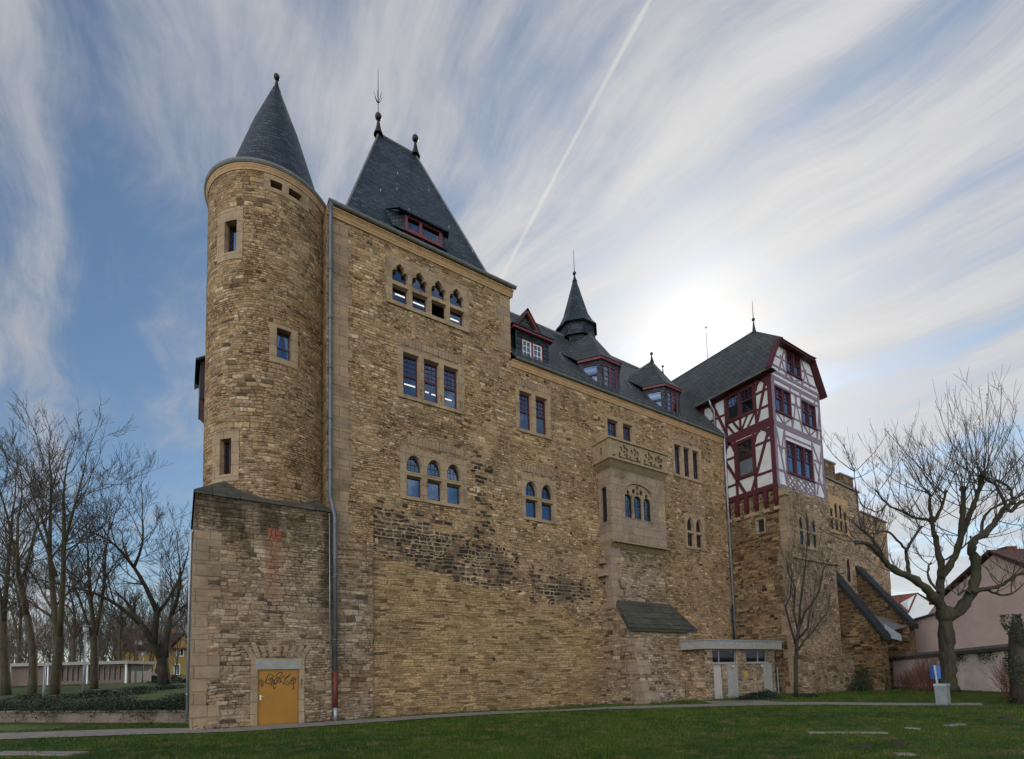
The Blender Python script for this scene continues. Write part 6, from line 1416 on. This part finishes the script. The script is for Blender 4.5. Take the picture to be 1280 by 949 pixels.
def build_ochre():
    c=at(150,850,85); rv=Vector((CM[0][0],CM[0][1],0)).normalized(); fv=Vector((-rv.y,rv.x,0)); f=FR((c.x,c.y,1.9),rv,-fv)
    t=thing('ochre_house','ochre-yellow house with red-brown tiled roof behind bare trees, far left','house',(c.x,c.y,1.9)); ws=[(2.4,3.3,1.0,2.7),(5.9,6.8,1.0,2.7),(9.0,9.9,1.0,2.7),(9.4,10.5,4.1,5.4),(12.4,13.2,1.0,2.7),(12.0,12.8,4.1,5.4)]
    mb=MB(); plate(mb,f,[(-.5,-1),(16,-1),(16,5.2),(12.8,5.2),(10.6,7.6),(8.2,5.2),(-.5,5.2)],[rect(*w) for w in ws],0,-.25); mb.quad(f.P(-.5,-1,-8),f.P(-.5,-1,0),f.P(-.5,5.2,0),f.P(-.5,5.2,-8)); obj('wall',mb,'ochre',t)
    for w in ws:
        mb=MB(); m=(w[0]+w[1])/2; plate(mb,f,rect(w[0]-.1,w[1]+.1,w[2]-.1,w[3]+.1),[rect(w[0]+.08,m-.05,w[2]+.08,w[3]-.08),rect(m+.05,w[1]-.08,w[2]+.08,w[3]-.08)],.03,-.1); wn=obj('window',mb,'whitewall',t); g=MB(); g.quad(*[f.P(u,v,-.08) for u,v in rect(*w)]); obj('pane',g,'dark',wn)
    P=f.P; mb=MB(); mb.add([P(-1,5.15,.5),P(16.5,5.15,.5),P(16.5,8.4,-4),P(-1,8.4,-4),P(16.5,5.15,-8.5),P(-1,5.15,-8.5)],[(0,1,2,3),(3,2,4,5)]); mb.add([P(7.9,5.0,.4),P(10.6,7.85,.4),P(10.6,7.85,-3.4),P(7.9,5.2,.0)],[(0,1,2,3)]); mb.add([P(13.1,5.0,.4),P(10.6,7.85,.4),P(10.6,7.85,-3.4),P(13.1,5.2,.0)],[(3,2,1,0)]); r=obj('roof',mb,'browntile',t)
    mb=MB(); fbox(mb,f,5.5,6.2,7.6,9.0,-4.3,-3.6); obj('chimney',mb,'redtile',r); mb=MB(); fbox(mb,f,1.2,3.0,5.9,7.0,-2.2,-.9); obj('dormer',mb,'whitewall',r)
    mb=MB(); fbox(mb,f,-.5,16,.15,.45,.0,.05); obj('plinth_band',mb,'concrete',t)
build_ochre()
c=at(182,846,72); rv=Vector((CM[0][0],CM[0][1],0)).normalized(); fv=Vector((-rv.y,rv.x,0)); f=FR((c.x,c.y,terz(c)-.05),rv,-fv)
t=thing('parked_car','dark blue car parked in front of the ochre house, mostly hidden by the forked tree','car',(c.x,c.y,terz(c))); mb=MB(); plate(mb,f,[(-2.1,.28),(2.1,.28),(2.15,.75),(1.2,.9),(.7,1.4),(-1.0,1.45),(-1.7,.95),(-2.15,.85)],[],.8,-.8,back=True); obj('body',mb,plain('car_paint',(.015,.02,.04),.3,.05,2),t)
mb=MB()
for u in (-1.3,1.3): mb.tube([f.P(u,.3,.82),f.P(u,.3,.62)],.32,14)
objs('wheel',mb,'black',t)
mb=MB(); fbox(mb,f,-1.2,.65,.95,1.32,.801,.812); obj('window',mb,'glass',t)
mb=MB(); W=40; cw=at(30,846,66); f=FR((cw.x,cw.y,terz(cw)-.3),rv,-fv); lb=LeafMB(); random.seed(8)
for i in range(6000): lb.leaf(f.P(random.uniform(-18,26),random.random()*1.15,random.uniform(-.4,.4)),.22)
tag(obj('clipped_hedge',lb,'leaf'),'long dark clipped hedge in front of the pavilion and ochre house','hedge')
# trees
random.seed(44)
def tree_at(px,py,dd): p=at(px,py,dd); p.z=terz(p)-.1; return p
b=tree_at(68,862,40)
bare_tree('bare_tree','tallest bare tree on the left, its slim stems forking low',b,[(*stemline(b,at(74,800,40),(0,0,0),4,.36,.30),0,3),(*stemline(at(72,808,40),at(62,690,40.5),(0,0,0),5,.24,.15),5,4.5),(*stemline(at(74,802,40),at(80,640,39),(.1,0,0),5,.22,.12),6,4.6),(*stemline(at(62,690,40.5),at(64,600,41),(0,0,0),4,.15,.07),7,4.2),(*stemline(at(78,690,39.5),at(102,600,38.5),(0,0,0),4,.14,.05),7,4.0),(*stemline(at(70,720,40),at(30,625,41),(0,0,.5),4,.13,.05),6,3.8)],'barkr',lvl=4,seed=2,minr=.011,up=.12,spread=.62,nch=3)
b=tree_at(206,856,48)
bare_tree('forked_tree','dark bare tree forking low into leaning limbs, nearest the round tower on the left',b,[(*stemline(b,at(203,825,48),(0,0,0),3,.55,.46),0,3),(*stemline(at(203,826,48),at(176,780,47),(0,0,.2),4,.38,.26),1,3),(*stemline(at(176,780,47),at(108,738,45),(0,0,.4),5,.22,.09),6,4.5),(*stemline(at(192,805,47.5),at(196,765,48),(0,0,0),3,.30,.24),0,3),(*stemline(at(196,765,48),at(168,710,48),(0,0,.3),4,.24,.14),3,4),(*stemline(at(168,710,48),at(108,665,47),(0,0,.8),5,.15,.06),7,4.8),(*stemline(at(168,708,48),at(178,650,49),(.3,0,0),4,.14,.06),7,4.4),(*stemline(at(196,766,48),at(228,715,49),(0,0,-.5),4,.18,.08),6,4),(*stemline(at(206,822,48),at(214,770,49),(0,0,0),4,.3,.18),3,4),(*stemline(at(214,770,49),at(224,700,50),(.4,0,0),4,.16,.06),6,4)],'barkd',lvl=4,seed=5,minr=.012,up=.10,spread=.62,nch=3)
b=tree_at(40,866,37)
bare_tree('bare_tree','bare tree with a bent trunk left of the short lamp post',b,[(*stemline(b,at(34,770,37),(.2,0,0),4,.30,.20),2,3),(*stemline(at(34,770,37),at(22,665,36),(-.2,0,0),5,.18,.08),8,4.2),(*stemline(at(33,760,37),at(8,640,37),(0,0,0),5,.16,.06),8,4),(*stemline(at(30,720,37),at(50,640,38),(0,0,0),4,.12,.05),6,3.4)],'barkr',lvl=4,seed=7,minr=.011,up=.12,spread=.65,nch=3)
b=tree_at(118,858,46)
bare_tree('bare_tree','straight bare tree standing behind the tall street lamp',b,[(*stemline(b,at(118,800,46),(0,0,0),4,.34,.28),0,3),(*stemline(at(118,800,46),at(110,705,46),(0,0,0),5,.22,.09),9,4.5),(*stemline(at(118,798,46),at(132,690,47),(.2,0,0),5,.20,.08),9,4.5),(*stemline(at(118,810,46),at(92,730,45),(0,0,.3),4,.15,.06),6,4)],'barkr',lvl=4,seed=11,minr=.013,up=.12,spread=.62,nch=3)
b=tree_at(8,868,42)
bare_tree('bare_tree','bare tree at the left edge of the photo, half outside it',b,[(*stemline(b,at(4,780,42),(0,0,0),4,.36,.26),2,3),(*stemline(at(4,780,42),at(16,640,42),(0,0,0),5,.2,.08),9,4.5),(*stemline(at(4,780,42),at(-22,660,42),(0,0,0),5,.2,.08),7,4.5)],'barkr',lvl=4,seed=13,minr=.013,up=.12,spread=.62,nch=3)
for i,(x,dd,h,lab) in enumerate(((236,60,720,'slender bare tree just left of the round tower base, in front of the ochre house'),(150,66,715,'distant bare tree above the pavilion roof end'),(92,64,700,'distant bare tree between the two park lamps, over the pavilion'),(24,62,690,'distant bare tree at the left, behind the hedge'))):
    b=tree_at(x,850,dd); tp=at(x+random.uniform(-6,6),h+40,dd); bare_tree('distant_tree',lab,b,[(*stemline(b,at(x,800,dd),(0,0,0),3,.28,.22),1,3),(*stemline(at(x,800,dd),tp,(.3,0,0),5,.2,.08),10,4.6),(*stemline(at(x,805,dd),at(x-14,h+60,dd),(0,0,.4),5,.16,.06),7,4)],'barkr',group='bare trees farther back on the left',lvl=4,seed=20+i,minr=.013,up=.12,spread=.65,nch=3)
# far-off wood: one mass of twigs
random.seed(77); mb=MB()
for i in range(150):
    x=random.uniform(-60,246); dd=random.uniform(72,120); p=at(x,846,dd); p.z=1.5; H=random.uniform(8,15)*dd/90
    twigs(mb,p,(random.gauss(0,.08),random.gauss(0,.08),1),H*.55,.16,3,k=3,curl=.12,up=.08,spread=.6,nch=3,minr=.030)
o=struct('far_wood',mb,'twigw',kind='stuff')
